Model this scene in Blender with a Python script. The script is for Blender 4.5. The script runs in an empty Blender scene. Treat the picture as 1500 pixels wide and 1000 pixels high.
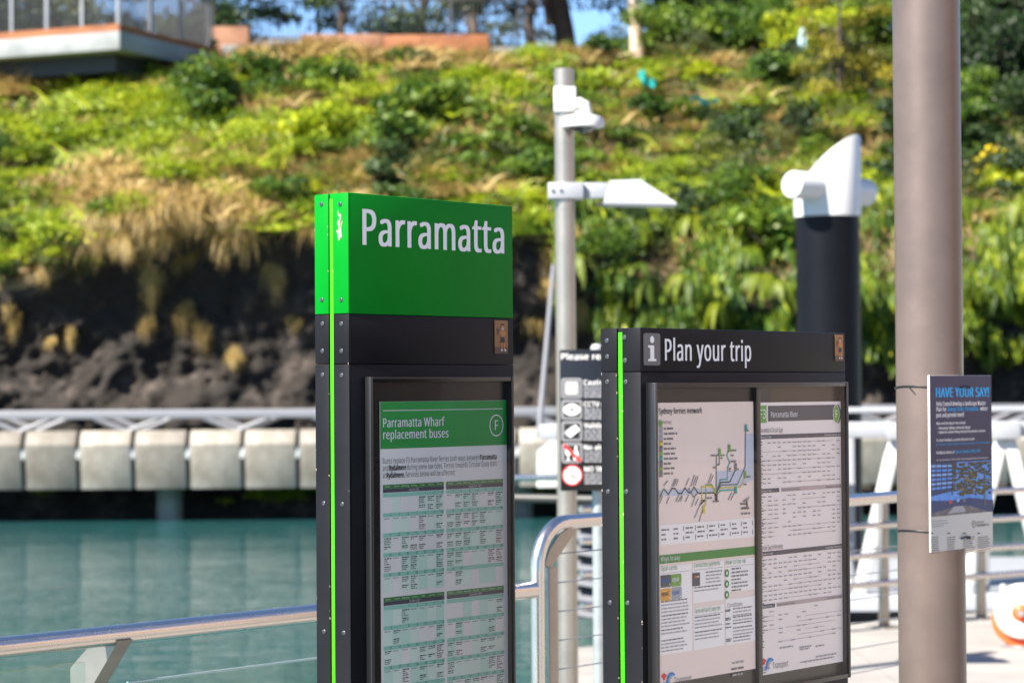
import bpy, bmesh, math, random, os
import numpy as np
from mathutils import Vector, Matrix, Euler, noise

R = math.radians
random.seed(7)
rng = np.random.default_rng(7)
scene = bpy.context.scene
COL = scene.collection

# ------------------------------------------------------------------ camera, sky, sun, exposure
FPX = 3542.0                      # focal length in photo pixels (85 mm on 36 mm, 1500 px wide)
CAM = Vector((0, 0, 1.62))
cam_d = bpy.data.cameras.new('camera')
cam_d.lens = 85
cam_d.sensor_width = 36
cam_d.clip_start = 0.05
cam_d.clip_end = 2000
cam_d.dof.use_dof = True
cam_d.dof.focus_distance = 5.6
cam_d.dof.aperture_fstop = 4.9
cam_d.dof.aperture_blades = 9
cam = bpy.data.objects.new('camera', cam_d)
COL.objects.link(cam)
ROT = Matrix.Rotation(R(90) + math.atan(70 / FPX), 3, 'X') @ Matrix.Rotation(R(-0.38), 3, 'Z')
cam.matrix_world = Matrix.Translation(CAM) @ ROT.to_4x4()
scene.camera = cam

SUN_DIR = Vector((-0.77, -0.64, 0)).normalized() * math.cos(R(44)) + Vector((0, 0, math.sin(R(44))))
world = bpy.data.worlds.new('World')
scene.world = world
world.use_nodes = True
wn = world.node_tree
wn.nodes.clear()
sky = wn.nodes.new('ShaderNodeTexSky')
sky.sky_type = 'NISHITA'
sky.sun_disc = False
sky.sun_elevation = R(44)
sky.sun_rotation = math.atan2(SUN_DIR.x, SUN_DIR.y)
sky.air_density = 0.8
sky.dust_density = 0.0
sky.ozone_density = 6.0
bg = wn.nodes.new('ShaderNodeBackground')
bg.inputs[1].default_value = 0.07
wo = wn.nodes.new('ShaderNodeOutputWorld')
wn.links.new(sky.outputs[0], bg.inputs[0])
wn.links.new(bg.outputs[0], wo.inputs[0])

sun_d = bpy.data.lights.new('sun', 'SUN')
sun_d.energy = 5.0
sun_d.angle = R(0.5)
sun_d.color = (1.0, 0.93, 0.83)
sun = bpy.data.objects.new('sun', sun_d)
sun.rotation_euler = SUN_DIR.to_track_quat('Z', 'Y').to_euler()
sun.location = SUN_DIR * 40
COL.objects.link(sun)

scene.view_settings.view_transform = 'Standard'
scene.view_settings.look = 'None'
scene.view_settings.gamma = 1
scene.view_settings.exposure = 1.85
scene.view_settings.use_curve_mapping = False
scene.render.engine = 'CYCLES'
scene.cycles.max_bounces = 8
scene.cycles.transparent_max_bounces = 12
scene.cycles.use_denoising = True
scene.cycles.caustics_reflective = False
scene.cycles.caustics_refractive = False


# ------------------------------------------------------------------ survey helpers (photo measurements -> places)
def ray(u, v):
    return ROT @ Vector(((u - 750) / FPX, -(v - 500) / FPX, -1))


def at(u, v, d):
    return CAM + ray(u, v) * d


def at_y(u, v, y):
    r = ray(u, v)
    return CAM + r * (y / r.y)


# ------------------------------------------------------------------ materials
def lin(c):
    return tuple((x / 12.92 if x <= 0.04045 else ((x + 0.055) / 1.055) ** 2.4) for x in c)


def hexc(h):
    h = h.lstrip('#')
    return lin(tuple(int(h[i:i + 2], 16) / 255 for i in (0, 2, 4)))


def principled(name, col, rough=0.5, metal=0.0, var=0.0, vscale=8.0, bump=0.0, bscale=60.0, spec=0.5,
               col2=None, rvar=0.0, coords='Object', stretch=None, emit=None):
    m = bpy.data.materials.new(name)
    m.use_nodes = True
    nt = m.node_tree
    b = nt.nodes['Principled BSDF']
    b.inputs['Base Color'].default_value = (*col, 1)
    b.inputs['Roughness'].default_value = rough
    b.inputs['Metallic'].default_value = metal
    b.inputs['Specular IOR Level'].default_value = spec
    tc = None
    if var or col2 or bump or rvar:
        tc = nt.nodes.new('ShaderNodeTexCoord')
        src = tc.outputs[coords]
        if stretch:
            mp = nt.nodes.new('ShaderNodeMapping')
            mp.inputs['Scale'].default_value = stretch
            nt.links.new(src, mp.inputs[0])
            src = mp.outputs[0]
    if var or col2 or rvar:
        n = nt.nodes.new('ShaderNodeTexNoise')
        n.inputs['Scale'].default_value = vscale
        n.inputs['Detail'].default_value = 6
        n.inputs['Roughness'].default_value = 0.65
        nt.links.new(src, n.inputs['Vector'])
        if var or col2:
            rp = nt.nodes.new('ShaderNodeValToRGB')
            c2 = col2 if col2 else tuple(max(0, x * (1 - var)) for x in col)
            rp.color_ramp.elements[0].position = 0.32
            rp.color_ramp.elements[1].position = 0.68
            rp.color_ramp.elements[0].color = (*c2, 1)
            rp.color_ramp.elements[1].color = (*(tuple(min(1, x * (1 + var * 0.5)) for x in col)), 1)
            nt.links.new(n.outputs['Fac'], rp.inputs[0])
            nt.links.new(rp.outputs[0], b.inputs['Base Color'])
        if rvar:
            mr = nt.nodes.new('ShaderNodeMapRange')
            mr.inputs['To Min'].default_value = max(0.02, rough - rvar)
            mr.inputs['To Max'].default_value = min(1, rough + rvar)
            nt.links.new(n.outputs['Fac'], mr.inputs[0])
            nt.links.new(mr.outputs[0], b.inputs['Roughness'])
    if bump:
        n2 = nt.nodes.new('ShaderNodeTexNoise')
        n2.inputs['Scale'].default_value = bscale
        n2.inputs['Detail'].default_value = 5
        nt.links.new(src, n2.inputs['Vector'])
        bp = nt.nodes.new('ShaderNodeBump')
        bp.inputs['Strength'].default_value = bump
        bp.inputs['Distance'].default_value = 0.02
        nt.links.new(n2.outputs['Fac'], bp.inputs['Height'])
        nt.links.new(bp.outputs[0], b.inputs['Normal'])
    return m


def leafmat(name, c_dark, c_mid, c_light, transl=0.3):
    """colour of every leaf from its own random value 'tint'"""
    m = bpy.data.materials.new(name)
    m.use_nodes = True
    nt = m.node_tree
    nt.nodes.clear()
    a = nt.nodes.new('ShaderNodeAttribute')
    a.attribute_name = 'tint'
    rp = nt.nodes.new('ShaderNodeValToRGB')
    rp.color_ramp.elements[0].color = (*c_dark, 1)
    rp.color_ramp.elements[1].color = (*c_light, 1)
    e = rp.color_ramp.elements.new(0.5)
    e.color = (*c_mid, 1)
    oi = nt.nodes.new('ShaderNodeObjectInfo')
    add = nt.nodes.new('ShaderNodeMath')
    add.operation = 'MULTIPLY_ADD'
    add.inputs[1].default_value = 0.42
    add.inputs[2].default_value = -0.21
    nt.links.new(oi.outputs['Random'], add.inputs[0])
    ad2 = nt.nodes.new('ShaderNodeMath')
    ad2.operation = 'ADD'
    nt.links.new(a.outputs['Fac'], ad2.inputs[0])
    nt.links.new(add.outputs[0], ad2.inputs[1])
    nt.links.new(ad2.outputs[0], rp.inputs[0])
    d = nt.nodes.new('ShaderNodeBsdfPrincipled')
    d.inputs['Roughness'].default_value = 0.5
    d.inputs['Specular IOR Level'].default_value = 0.35
    t = nt.nodes.new('ShaderNodeBsdfTranslucent')
    mx = nt.nodes.new('ShaderNodeMixShader')
    mx.inputs[0].default_value = transl
    o = nt.nodes.new('ShaderNodeOutputMaterial')
    nt.links.new(rp.outputs[0], d.inputs['Base Color'])
    nt.links.new(rp.outputs[0], t.inputs['Color'])
    nt.links.new(d.outputs[0], mx.inputs[1])
    nt.links.new(t.outputs[0], mx.inputs[2])
    nt.links.new(mx.outputs[0], o.inputs[0])
    return m


def glassmat(name, tint=(1, 1, 1), ior=1.5):
    m = bpy.data.materials.new(name)
    m.use_nodes = True
    nt = m.node_tree
    nt.nodes.clear()
    # thin pane: Schlick reflectance, the same from either side
    lw = nt.nodes.new('ShaderNodeLayerWeight')
    lw.inputs['Blend'].default_value = 0.5
    pw = nt.nodes.new('ShaderNodeMath')
    pw.operation = 'POWER'
    pw.inputs[1].default_value = 5.0
    f0 = 2 * ((ior - 1) / (ior + 1)) ** 2
    fr = nt.nodes.new('ShaderNodeMath')
    fr.operation = 'MULTIPLY_ADD'
    fr.inputs[1].default_value = 1 - f0
    fr.inputs[2].default_value = f0
    nt.links.new(lw.outputs['Facing'], pw.inputs[0])
    nt.links.new(pw.outputs[0], fr.inputs[0])
    tr = nt.nodes.new('ShaderNodeBsdfTransparent')
    tr.inputs[0].default_value = (*tint, 1)
    gl = nt.nodes.new('ShaderNodeBsdfGlossy')
    gl.inputs['Roughness'].default_value = 0.015
    mx = nt.nodes.new('ShaderNodeMixShader')
    o = nt.nodes.new('ShaderNodeOutputMaterial')
    nt.links.new(fr.outputs[0], mx.inputs[0])
    nt.links.new(tr.outputs[0], mx.inputs[1])
    nt.links.new(gl.outputs[0], mx.inputs[2])
    nt.links.new(mx.outputs[0], o.inputs[0])
    return m


M = {}
M['green'] = principled('sign_green', (0.0, 0.190, 0.013), 0.48, var=0.13, vscale=3.2, spec=0.08, rvar=0.06)
M['lime'] = principled('lime_strip', (0.045, 0.55, 0.001), 0.3, spec=0.3)
M['charcoal'] = principled('charcoal_powdercoat', (0.0080, 0.0083, 0.0103), 0.46, var=0.3, vscale=3.5, spec=0.12, rvar=0.08, bump=0.03, bscale=900)
M['black'] = principled('black_frame', (0.007, 0.007, 0.0075), 0.30, rvar=0.08, vscale=5)
M['edge'] = principled('frame_edge', (0.05, 0.055, 0.06), 0.35, 0.6)
M['screw'] = principled('screw_metal', (0.13, 0.13, 0.14), 0.35, 0.9)
M['socket'] = principled('screw_socket', (0.02, 0.02, 0.02), 0.6)
M['white'] = principled('sign_white', (0.80, 0.78, 0.76), 0.5)
M['paper'] = principled('poster_paper', (0.88, 0.82, 0.745), 0.6, var=0.03, vscale=3)
M['paperwarm'] = principled('timetable_paper', (0.85, 0.745, 0.69), 0.6, var=0.04, vscale=3)
M['pale'] = principled('paper_pale', (0.86, 0.81, 0.765), 0.6)
M['pgreen'] = principled('print_green', (0.008, 0.31, 0.045), 0.5, var=0.08, vscale=6)
M['pgreen2'] = principled('print_dark_green', (0.03, 0.22, 0.03), 0.5)
M['mint'] = principled('print_mint', (0.30, 0.63, 0.47), 0.6)
M['mint2'] = principled('print_pale_mint', (0.74, 0.85, 0.70), 0.6)
M['mint3'] = principled('print_faint_mint', (0.60, 0.80, 0.64), 0.6)
M['ink'] = principled('print_ink', (0.03, 0.03, 0.035), 0.6)
M['ink2'] = principled('print_grey_ink', (0.16, 0.155, 0.155), 0.6)
M['ink3'] = principled('print_light_ink', (0.34, 0.32, 0.32), 0.6)
M['slate'] = principled('print_slate', (0.07, 0.07, 0.085), 0.6)
M['taupe'] = principled('print_taupe', (0.46, 0.36, 0.345), 0.6)
M['pinkp'] = principled('print_pink_paper', (0.83, 0.67, 0.585), 0.6, var=0.04, vscale=3)
M['olive'] = principled('print_lime_green', (0.16, 0.33, 0.045), 0.6)
M['river'] = principled('print_river_blue', (0.50, 0.53, 0.62), 0.6)
M['yellow'] = principled('print_yellow', (0.62, 0.50, 0.02), 0.6)
M['orange'] = principled('print_orange', (0.72, 0.33, 0.04), 0.6)
M['teal'] = principled('print_teal', (0.03, 0.30, 0.28), 0.6)
M['blue'] = principled('print_blue', (0.02, 0.16, 0.45), 0.6)
M['silver'] = principled('print_silver', (0.34, 0.34, 0.36), 0.5)
M['red'] = principled('print_red', (0.70, 0.02, 0.015), 0.5)
M['navy'] = principled('print_navy', (0.021, 0.019, 0.068), 0.5, var=0.08, vscale=5)
M['cyan'] = principled('print_cyan', (0.008, 0.36, 0.74), 0.5)
M['pic_sky'] = principled('picture_blue', (0.05, 0.20, 0.62), 0.5, col2=(0.14, 0.36, 0.80), vscale=25)
M['pic_dblue'] = principled('picture_dark_blue', (0.016, 0.040, 0.13), 0.5)
M['pic_lblue'] = principled('picture_light_blue', (0.22, 0.40, 0.72), 0.5)
M['pic_tree'] = principled('picture_tree', (0.022, 0.020, 0.010), 0.5, col2=(0.085, 0.07, 0.012), vscale=90)
M['pic_tree2'] = principled('picture_tree_light', (0.26, 0.22, 0.02), 0.5, col2=(0.06, 0.06, 0.01), vscale=80)
M['pic_road'] = principled('picture_road', (0.24, 0.22, 0.21), 0.5, col2=(0.03, 0.035, 0.06), vscale=18)
M['stickbg'] = principled('sticker_orange', (0.36, 0.155, 0.055), 0.55, var=0.12, vscale=40)
M['stickfl'] = principled('sticker_brown', (0.13, 0.06, 0.04), 0.55)
M['skin'] = principled('sticker_skin', (0.50, 0.19, 0.05), 0.55)
M['icon'] = principled('icon_grey', (0.12, 0.115, 0.115), 0.5)
M['steel'] = principled('stainless_steel', (0.66, 0.62, 0.57), 0.27, 1.0, rvar=0.05, vscale=6)
M['brushed'] = principled('brushed_steel', (0.36, 0.325, 0.28), 0.37, 0.78, var=0.12, vscale=6, rvar=0.08)
M['railgrey'] = principled('bridge_rail_grey', (0.165, 0.168, 0.185), 0.5, var=0.06, vscale=3)
M['galv'] = principled('galvanised_steel', (0.34, 0.37, 0.37), 0.42, 0.5, var=0.2, vscale=12)
M['whitep'] = principled('white_paint', (0.50, 0.50, 0.49), 0.35, var=0.05, vscale=2)
M['lightgrey'] = principled('light_grey_paint', (0.29, 0.30, 0.32), 0.4, var=0.06, vscale=3)
M['brownpole'] = principled('bronze_pole_paint', (0.150, 0.113, 0.098), 0.38, 0.45, var=0.26, vscale=2.2, rvar=0.12, bump=0.02, bscale=30)
M['blackpile'] = principled('black_pile_sleeve', (0.0040, 0.0046, 0.0070), 0.45, var=0.25, vscale=2, spec=0.12)
M['concrete'] = principled('bridge_concrete', (0.335, 0.315, 0.28), 0.85, col2=(0.20, 0.178, 0.145), vscale=1.7, bump=0.2, bscale=14)
nt = M['concrete'].node_tree
_b = nt.nodes['Principled BSDF']
_src = _b.inputs['Base Color'].links[0].from_socket
_oi = nt.nodes.new('ShaderNodeObjectInfo')
_mr = nt.nodes.new('ShaderNodeMapRange')
_mr.inputs['To Min'].default_value = 0.72
_mr.inputs['To Max'].default_value = 1.12
_tc = nt.nodes.new('ShaderNodeTexCoord')
_mp = nt.nodes.new('ShaderNodeMapping')
_mp.inputs['Scale'].default_value = (2.2, 1, 0.8)
_ns = nt.nodes.new('ShaderNodeTexNoise')
_ns.inputs['Scale'].default_value = 1.5
_ns.inputs['Detail'].default_value = 5
_rp = nt.nodes.new('ShaderNodeValToRGB')
_rp.color_ramp.elements[0].position = 0.40
_rp.color_ramp.elements[0].color = (0.50, 0.42, 0.32, 1)
_rp.color_ramp.elements[1].position = 0.58
_rp.color_ramp.elements[1].color = (1, 1, 1, 1)
_hs = nt.nodes.new('ShaderNodeHueSaturation')
_mx = nt.nodes.new('ShaderNodeMix')
_mx.data_type = 'RGBA'
_mx.blend_type = 'MULTIPLY'
_mx.inputs[0].default_value = 0.35
nt.links.new(_tc.outputs['Object'], _mp.inputs[0])
nt.links.new(_mp.outputs[0], _ns.inputs['Vector'])
nt.links.new(_ns.outputs['Fac'], _rp.inputs[0])
nt.links.new(_oi.outputs['Random'], _mr.inputs[0])
nt.links.new(_mr.outputs[0], _hs.inputs['Value'])
nt.links.new(_src, _mx.inputs[6])
nt.links.new(_rp.outputs[0], _mx.inputs[7])
nt.links.new(_mx.outputs[2], _hs.inputs['Color'])
nt.links.new(_hs.outputs[0], _b.inputs['Base Color'])
M['slab'] = principled('deck_concrete', (0.275, 0.258, 0.236), 0.8, col2=(0.20, 0.188, 0.172), vscale=1.6, bump=0.15, bscale=90)
M['deckbase'] = principled('deck_joint', (0.22, 0.21, 0.20), 0.9)
M['grey'] = principled('grey_steel', (0.22, 0.23, 0.25), 0.5, 0.3, var=0.15, vscale=3)
M['darksteel'] = principled('dark_steel', (0.03, 0.03, 0.028), 0.5, var=0.2, vscale=5)
M['corten'] = principled('corten_edge', (0.28, 0.10, 0.032), 0.75, col2=(0.16, 0.055, 0.018), vscale=1.5)
M['cortenpale'] = principled('terracotta_wall', (0.30, 0.15, 0.085), 0.8, col2=(0.17, 0.075, 0.038), vscale=1.2)
M['lookconc'] = principled('lookout_concrete', (0.27, 0.285, 0.285), 0.8, col2=(0.17, 0.185, 0.185), vscale=0.9)
M['fencegrey'] = principled('fence_grey', (0.028, 0.028, 0.033), 0.6)
M['bark'] = principled('bark_brown', (0.085, 0.06, 0.045), 0.9, var=0.4, vscale=5, bump=0.6, bscale=12)
M['palebark'] = principled('bark_pale', (0.50, 0.38, 0.29), 0.85, var=0.3, vscale=3, bump=0.3, bscale=9)
M['stem'] = principled('shrub_stem', (0.09, 0.065, 0.035), 0.9)
M['tarp'] = principled('turquoise_plastic', (0.02, 0.30, 0.28), 0.4)
M['palelit'] = principled('pale_plastic', (0.45, 0.62, 0.66), 0.4)
M['orangered'] = principled('reel_orange', (0.85, 0.10, 0.02), 0.4)
M['cream'] = principled('reel_cream', (0.55, 0.50, 0.43), 0.4, var=0.06, vscale=6)
M['brick'] = principled('red_brown_render', (0.40, 0.29, 0.235), 0.9, var=0.2, vscale=1.5)
M['dglass'] = principled('dark_window_glass', (0.02, 0.025, 0.03), 0.06)
M['glass'] = glassmat('display_glass', (0.995, 0.995, 0.99), 1.27)
M['bglass'] = glassmat('balustrade_glass', (0.88, 0.95, 0.93), 1.4)
M['gedge'] = principled('glass_edge', (0.50, 0.66, 0.64), 0.2)
M['chip'] = principled('scuff_pale', (0.36, 0.27, 0.22), 0.8, var=0.35, vscale=70)

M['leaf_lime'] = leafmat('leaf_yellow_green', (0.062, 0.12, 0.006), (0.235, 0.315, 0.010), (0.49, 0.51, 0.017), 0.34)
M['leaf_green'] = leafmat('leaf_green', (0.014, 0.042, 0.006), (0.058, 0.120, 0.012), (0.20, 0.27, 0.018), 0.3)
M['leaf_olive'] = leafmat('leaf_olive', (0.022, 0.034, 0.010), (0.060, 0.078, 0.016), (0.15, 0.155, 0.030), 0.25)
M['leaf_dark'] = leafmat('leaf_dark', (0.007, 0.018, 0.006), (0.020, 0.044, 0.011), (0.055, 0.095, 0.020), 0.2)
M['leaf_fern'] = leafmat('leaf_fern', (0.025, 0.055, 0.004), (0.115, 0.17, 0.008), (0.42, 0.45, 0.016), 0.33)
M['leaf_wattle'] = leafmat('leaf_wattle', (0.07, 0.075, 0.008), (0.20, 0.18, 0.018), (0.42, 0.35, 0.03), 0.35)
M['straw'] = leafmat('dry_straw', (0.12, 0.075, 0.02), (0.32, 0.215, 0.065), (0.52, 0.38, 0.13), 0.25)
M['flower'] = leafmat('yellow_flower', (0.55, 0.36, 0.0), (0.75, 0.55, 0.01), (0.85, 0.70, 0.03), 0.2)


# ------------------------------------------------------------------ object helpers
class MB:
    """collects shapes, links them as ONE mesh object"""

    def __init__(self):
        self.v, self.f, self.mi, self.mats = [], [], [], []

    def m(self, mat):
        mat = M[mat] if isinstance(mat, str) else mat
        if mat not in self.mats:
            self.mats.append(mat)
        return self.mats.index(mat)

    def add(self, verts, faces, mat):
        k = len(self.v)
        i = self.m(mat)
        self.v.extend([tuple(p) for p in verts])
        for f in faces:
            self.f.append(tuple(k + j for j in f))
            self.mi.append(i)
        return self

    def box(self, x0, x1, y0, y1, z0, z1, mat, bev=0.0, mtx=None):
        bm = bmesh.new()
        bmesh.ops.create_cube(bm, size=1)
        for p in bm.verts:
            p.co = Vector(((x0 + x1) / 2 + p.co.x * (x1 - x0), (y0 + y1) / 2 + p.co.y * (y1 - y0), (z0 + z1) / 2 + p.co.z * (z1 - z0)))
        if bev:
            bmesh.ops.bevel(bm, geom=bm.edges[:], offset=bev, segments=2, profile=0.5, affect='EDGES')
        return self.bm(bm, mat, mtx)

    def bm(self, bm, mat, mtx=None):
        bm.verts.index_update()
        vs = [(mtx @ p.co) if mtx else p.co.copy() for p in bm.verts]
        fs = [[q.index for q in f.verts] for f in bm.faces]
        bm.free()
        return self.add(vs, fs, mat)

    def tube(self, pts, r, mat, n=16, cap=True):
        pts = [Vector(p) for p in pts]
        rs = r if isinstance(r, (list, tuple)) else [r] * len(pts)
        vs, fs = [], []
        d0 = (pts[1] - pts[0]).normalized()
        ref = Vector((0, 0, 1)) if abs(d0.z) < 0.9 else Vector((1, 0, 0))
        s = d0.cross(ref).normalized()
        for i, p in enumerate(pts):
            if i == 0:
                d = pts[1] - pts[0]
            elif i == len(pts) - 1:
                d = pts[-1] - pts[-2]
            else:
                d = (pts[i + 1] - p).normalized() + (p - pts[i - 1]).normalized()
            d.normalize()
            s = (s - d * s.dot(d)).normalized()
            t = d.cross(s)
            for k in range(n):
                a = 2 * math.pi * k / n
                vs.append(p + (s * math.cos(a) + t * math.sin(a)) * rs[i])
        for i in range(len(pts) - 1):
            for k in range(n):
                a, b = i * n + k, i * n + (k + 1) % n
                fs.append((a, b, b + n, a + n))
        if cap:
            fs.append(tuple(range(n - 1, -1, -1)))
            fs.append(tuple((len(pts) - 1) * n + k for k in range(n)))
        return self.add(vs, fs, mat)

    def lathe(self, prof, mat, mtx=None, n=32):
        """prof: (r, h) pairs turned round local z"""
        vs, fs = [], []
        for r_, h in prof:
            for k in range(n):
                a = 2 * math.pi * k / n
                p = Vector((r_ * math.cos(a), r_ * math.sin(a), h))
                vs.append(mtx @ p if mtx else p)
        for i in range(len(prof) - 1):
            for k in range(n):
                a, b = i * n + k, i * n + (k + 1) % n
                fs.append((a, b, b + n, a + n))
        fs.append(tuple(range(n - 1, -1, -1)))
        fs.append(tuple((len(prof) - 1) * n + k for k in range(n)))
        return self.add(vs, fs, mat)

    def prism(self, poly, d, mat, mtx):
        """poly in local xy extruded by d along local z"""
        n = len(poly)
        vs = [mtx @ Vector((x, y, 0)) for x, y in poly] + [mtx @ Vector((x, y, d)) for x, y in poly]
        fs = [tuple(range(n - 1, -1, -1)), tuple(range(n, 2 * n))]
        fs += [(i, (i + 1) % n, n + (i + 1) % n, n + i) for i in range(n)]
        return self.add(vs, fs, mat)

    # flat print on a face looking along local -y: x right, z up, off = how far proud
    def rect(self, x0, x1, z0, z1, mat, off):
        return self.add([(x0, -off, z0), (x1, -off, z0), (x1, -off, z1), (x0, -off, z1)], [(0, 1, 2, 3)], mat)

    def poly(self, pts, mat, off):
        return self.add([(x, -off, z) for x, z in pts], [tuple(range(len(pts)))], mat)

    def disc(self, cx, cz, rx, rz, mat, off, n=28, a0=0, a1=2 * math.pi):
        pts = [(cx + rx * math.cos(a0 + (a1 - a0) * k / n), cz + rz * math.sin(a0 + (a1 - a0) * k / n)) for k in range(n)]
        return self.poly(pts, mat, off)

    def ring(self, cx, cz, ro, ri, mat, off, n=36):
        vs = []
        for k in range(n):
            a = 2 * math.pi * k / n
            vs += [(cx + ro * math.cos(a), -off, cz + ro * math.sin(a)), (cx + ri * math.cos(a), -off, cz + ri * math.sin(a))]
        fs = [(2 * k, 2 * ((k + 1) % n), 2 * ((k + 1) % n) + 1, 2 * k + 1) for k in range(n)]
        return self.add(vs, fs, mat)

    def line(self, pts, w, mat, off):
        for (xa, za), (xb, zb) in zip(pts[:-1], pts[1:]):
            d = Vector((xb - xa, zb - za))
            if d.length < 1e-6:
                continue
            n_ = Vector((-d.y, d.x)).normalized() * w / 2
            e = d.normalized() * w * 0.3
            self.poly([(xa - e.x + n_.x, za - e.y + n_.y), (xa - e.x - n_.x, za - e.y - n_.y),
                       (xb + e.x - n_.x, zb + e.y - n_.y), (xb + e.x + n_.x, zb + e.y + n_.y)], mat, off)
        return self

    def rrect(self, x0, x1, z0, z1, r, mat, off):
        pts = []
        for cx, cz, a in ((x1 - r, z1 - r, 0), (x0 + r, z1 - r, 90), (x0 + r, z0 + r, 180), (x1 - r, z0 + r, 270)):
            for k in range(6):
                t = R(a + k * 18)
                pts.append((cx + r * math.cos(t), cz + r * math.sin(t)))
        return self.poly(pts, mat, off)

    def text(self, s, x, z, h, mat, off, w=None, bold=0.0, align='L'):
        vs, fs, bw = glyphs(s)
        sx = (w / bw) if w else h * 0.86
        x += {'L': 0, 'C': -bw * sx / 2, 'R': -bw * sx}[align]
        for k, e in enumerate((0, 1, -1) if bold else (0,)):
            self.add([(x + a * sx + e * bold * h, -off - 0.00006 * k, z + b * h) for a, b in vs], fs, mat)
        return self

    def fine(self, x0, x1, z, h, mat, off, fill=1.0, words=True):
        """a line of print too small to read: word-long marks"""
        x = x0
        end = x0 + (x1 - x0) * fill
        while x < end - h * 0.4:
            w = min(random.uniform(1.0, 4.2) * h, end - x)
            self.rect(x, x + w, z, z + h * 0.72, mat, off)
            x += w + h * 0.55
        return self

    def build(self, name, parent=None, smooth=True, kind=None, loc=None):
        me = bpy.data.meshes.new(name)
        me.from_pydata(self.v, [], self.f)
        for mt in self.mats:
            me.materials.append(mt)
        me.polygons.foreach_set('material_index', self.mi)
        if smooth:
            me.shade_smooth()
            me.set_sharp_from_angle(angle=R(35))
        me.update()
        return link(name, me, parent, kind, loc)


def link(name, me, parent=None, kind=None, loc=None):
    o = bpy.data.objects.new(name, me)
    COL.objects.link(o)
    if parent:
        o.parent = parent
    if kind:
        o['kind'] = kind
    if loc:
        o.location = loc
    return o


def tag(o, label, cat, group=None):
    o['label'] = label
    o['category'] = cat
    if group:
        o['group'] = group
    return o


def thing(name, label, cat, loc=(0, 0, 0), rz=0.0, group=None):
    o = bpy.data.objects.new(name, None)
    o.empty_display_size = 0.1
    o.location = loc
    o.rotation_euler = (0, 0, rz)
    COL.objects.link(o)
    return tag(o, label, cat, group)


def dup(root, loc, rz=0.0, sc=1.0, label=None):
    r_ = root.copy()
    COL.objects.link(r_)
    r_.location = loc
    r_.rotation_euler = (0, 0, rz)
    r_.scale = (sc, sc, sc) if not isinstance(sc, (tuple, list)) else sc
    if label:
        r_['label'] = label
    for ch in list(root.children):
        c = ch.copy()
        COL.objects.link(c)
        c.parent = r_
        for g in ch.children:
            d = g.copy()
            COL.objects.link(d)
            d.parent = c
    return r_


# lettering: the sans face that ships with Blender, else its built-in one
FONT = None
try:
    FONT = bpy.data.fonts.load(os.path.join(bpy.utils.system_resource('DATAFILES'), 'fonts', 'NotoSansHebrew-Regular.woff2'))
except Exception:
    FONT = None
_gc = {}
_cap = {}


def _raw(s):
    cu = bpy.data.curves.new('lettering_outline', 'FONT')
    cu.body = s
    if FONT:
        cu.font = FONT
    cu.resolution_u = 2 if len(s) > 24 else 4
    cu.fill_mode = 'FRONT'
    cu.space_character = 1.07
    ob = bpy.data.objects.new('lettering_outline', cu)
    COL.objects.link(ob)
    dg = bpy.context.evaluated_depsgraph_get()
    me = bpy.data.meshes.new_from_object(ob.evaluated_get(dg))
    vs = [(p.co.x, p.co.y) for p in me.vertices]
    fs = [tuple(p.vertices) for p in me.polygons]
    bpy.data.objects.remove(ob)
    bpy.data.curves.remove(cu)
    bpy.data.meshes.remove(me)
    return vs, fs


def glyphs(s):
    if 'H' not in _cap:
        v, _ = _raw('H')
        _cap['H'] = max(b for a, b in v) - min(b for a, b in v)
    k = s
    if k not in _gc:
        vs, fs = _raw(s)
        c = _cap['H']
        x0 = min(a for a, b in vs)
        vs = [((a - x0) / c, b / c) for a, b in vs]
        _gc[k] = (vs, fs, max(a for a, b in vs))
    return _gc[k]


AX = Vector((0.6307, 0.7760, 0))      # along the wharf (direction of the sign faces)
NX = Vector((0.7760, -0.6307, 0))     # out of the sign faces
TH = math.atan2(AX.y, AX.x)


class Face:
    """the plane of a sign face: turns photo points into (x, z) on the face"""

    def __init__(self, origin):
        self.o = Vector(origin)

    def p(self, u, v, off=0.0):
        r = ray(u, v)
        t = (NX.dot(self.o - CAM) + off) / NX.dot(r)
        q = CAM + r * t - self.o
        return q.dot(AX), q.z

    def e(self, u, v, off=0.0):
        """on the end face (local x = -off): returns (local y, z)"""
        r = ray(u, v)
        t = (AX.dot(self.o - CAM) - off) / AX.dot(r)
        q = CAM + r * t - self.o
        return -q.dot(NX), q.z


# ================================================================== THE SETTING
WZ = -0.97            # water level; the wharf deck is z = 0

water = MB()
water.add([(-400, -120, WZ), (400, -120, WZ), (400, 53.5, WZ), (-400, 53.5, WZ)], [(0, 1, 2, 3)], 'ink')
wm = bpy.data.materials.new('river_water')
wm.use_nodes = True
nt = wm.node_tree
b = nt.nodes['Principled BSDF']
b.inputs['Base Color'].default_value = (0.018, 0.080, 0.082, 1)
b.inputs['Roughness'].default_value = 0.04
b.inputs['IOR'].default_value = 1.33
b.inputs['Specular IOR Level'].default_value = 0.5
tc = nt.nodes.new('ShaderNodeTexCoord')
mp = nt.nodes.new('ShaderNodeMapping')
mp.inputs['Scale'].default_value = (0.9, 2.2, 1)
n1 = nt.nodes.new('ShaderNodeTexNoise')
n1.inputs['Scale'].default_value = 1.6
n1.inputs['Detail'].default_value = 4
bp = nt.nodes.new('ShaderNodeBump')
bp.inputs['Strength'].default_value = 0.8
bp.inputs['Distance'].default_value = 0.06
nt.links.new(tc.outputs['Object'], mp.inputs[0])
nt.links.new(mp.outputs[0], n1.inputs['Vector'])
n2 = nt.nodes.new('ShaderNodeTexNoise')
n2.inputs['Scale'].default_value = 0.22
n2.inputs['Detail'].default_value = 3
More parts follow.
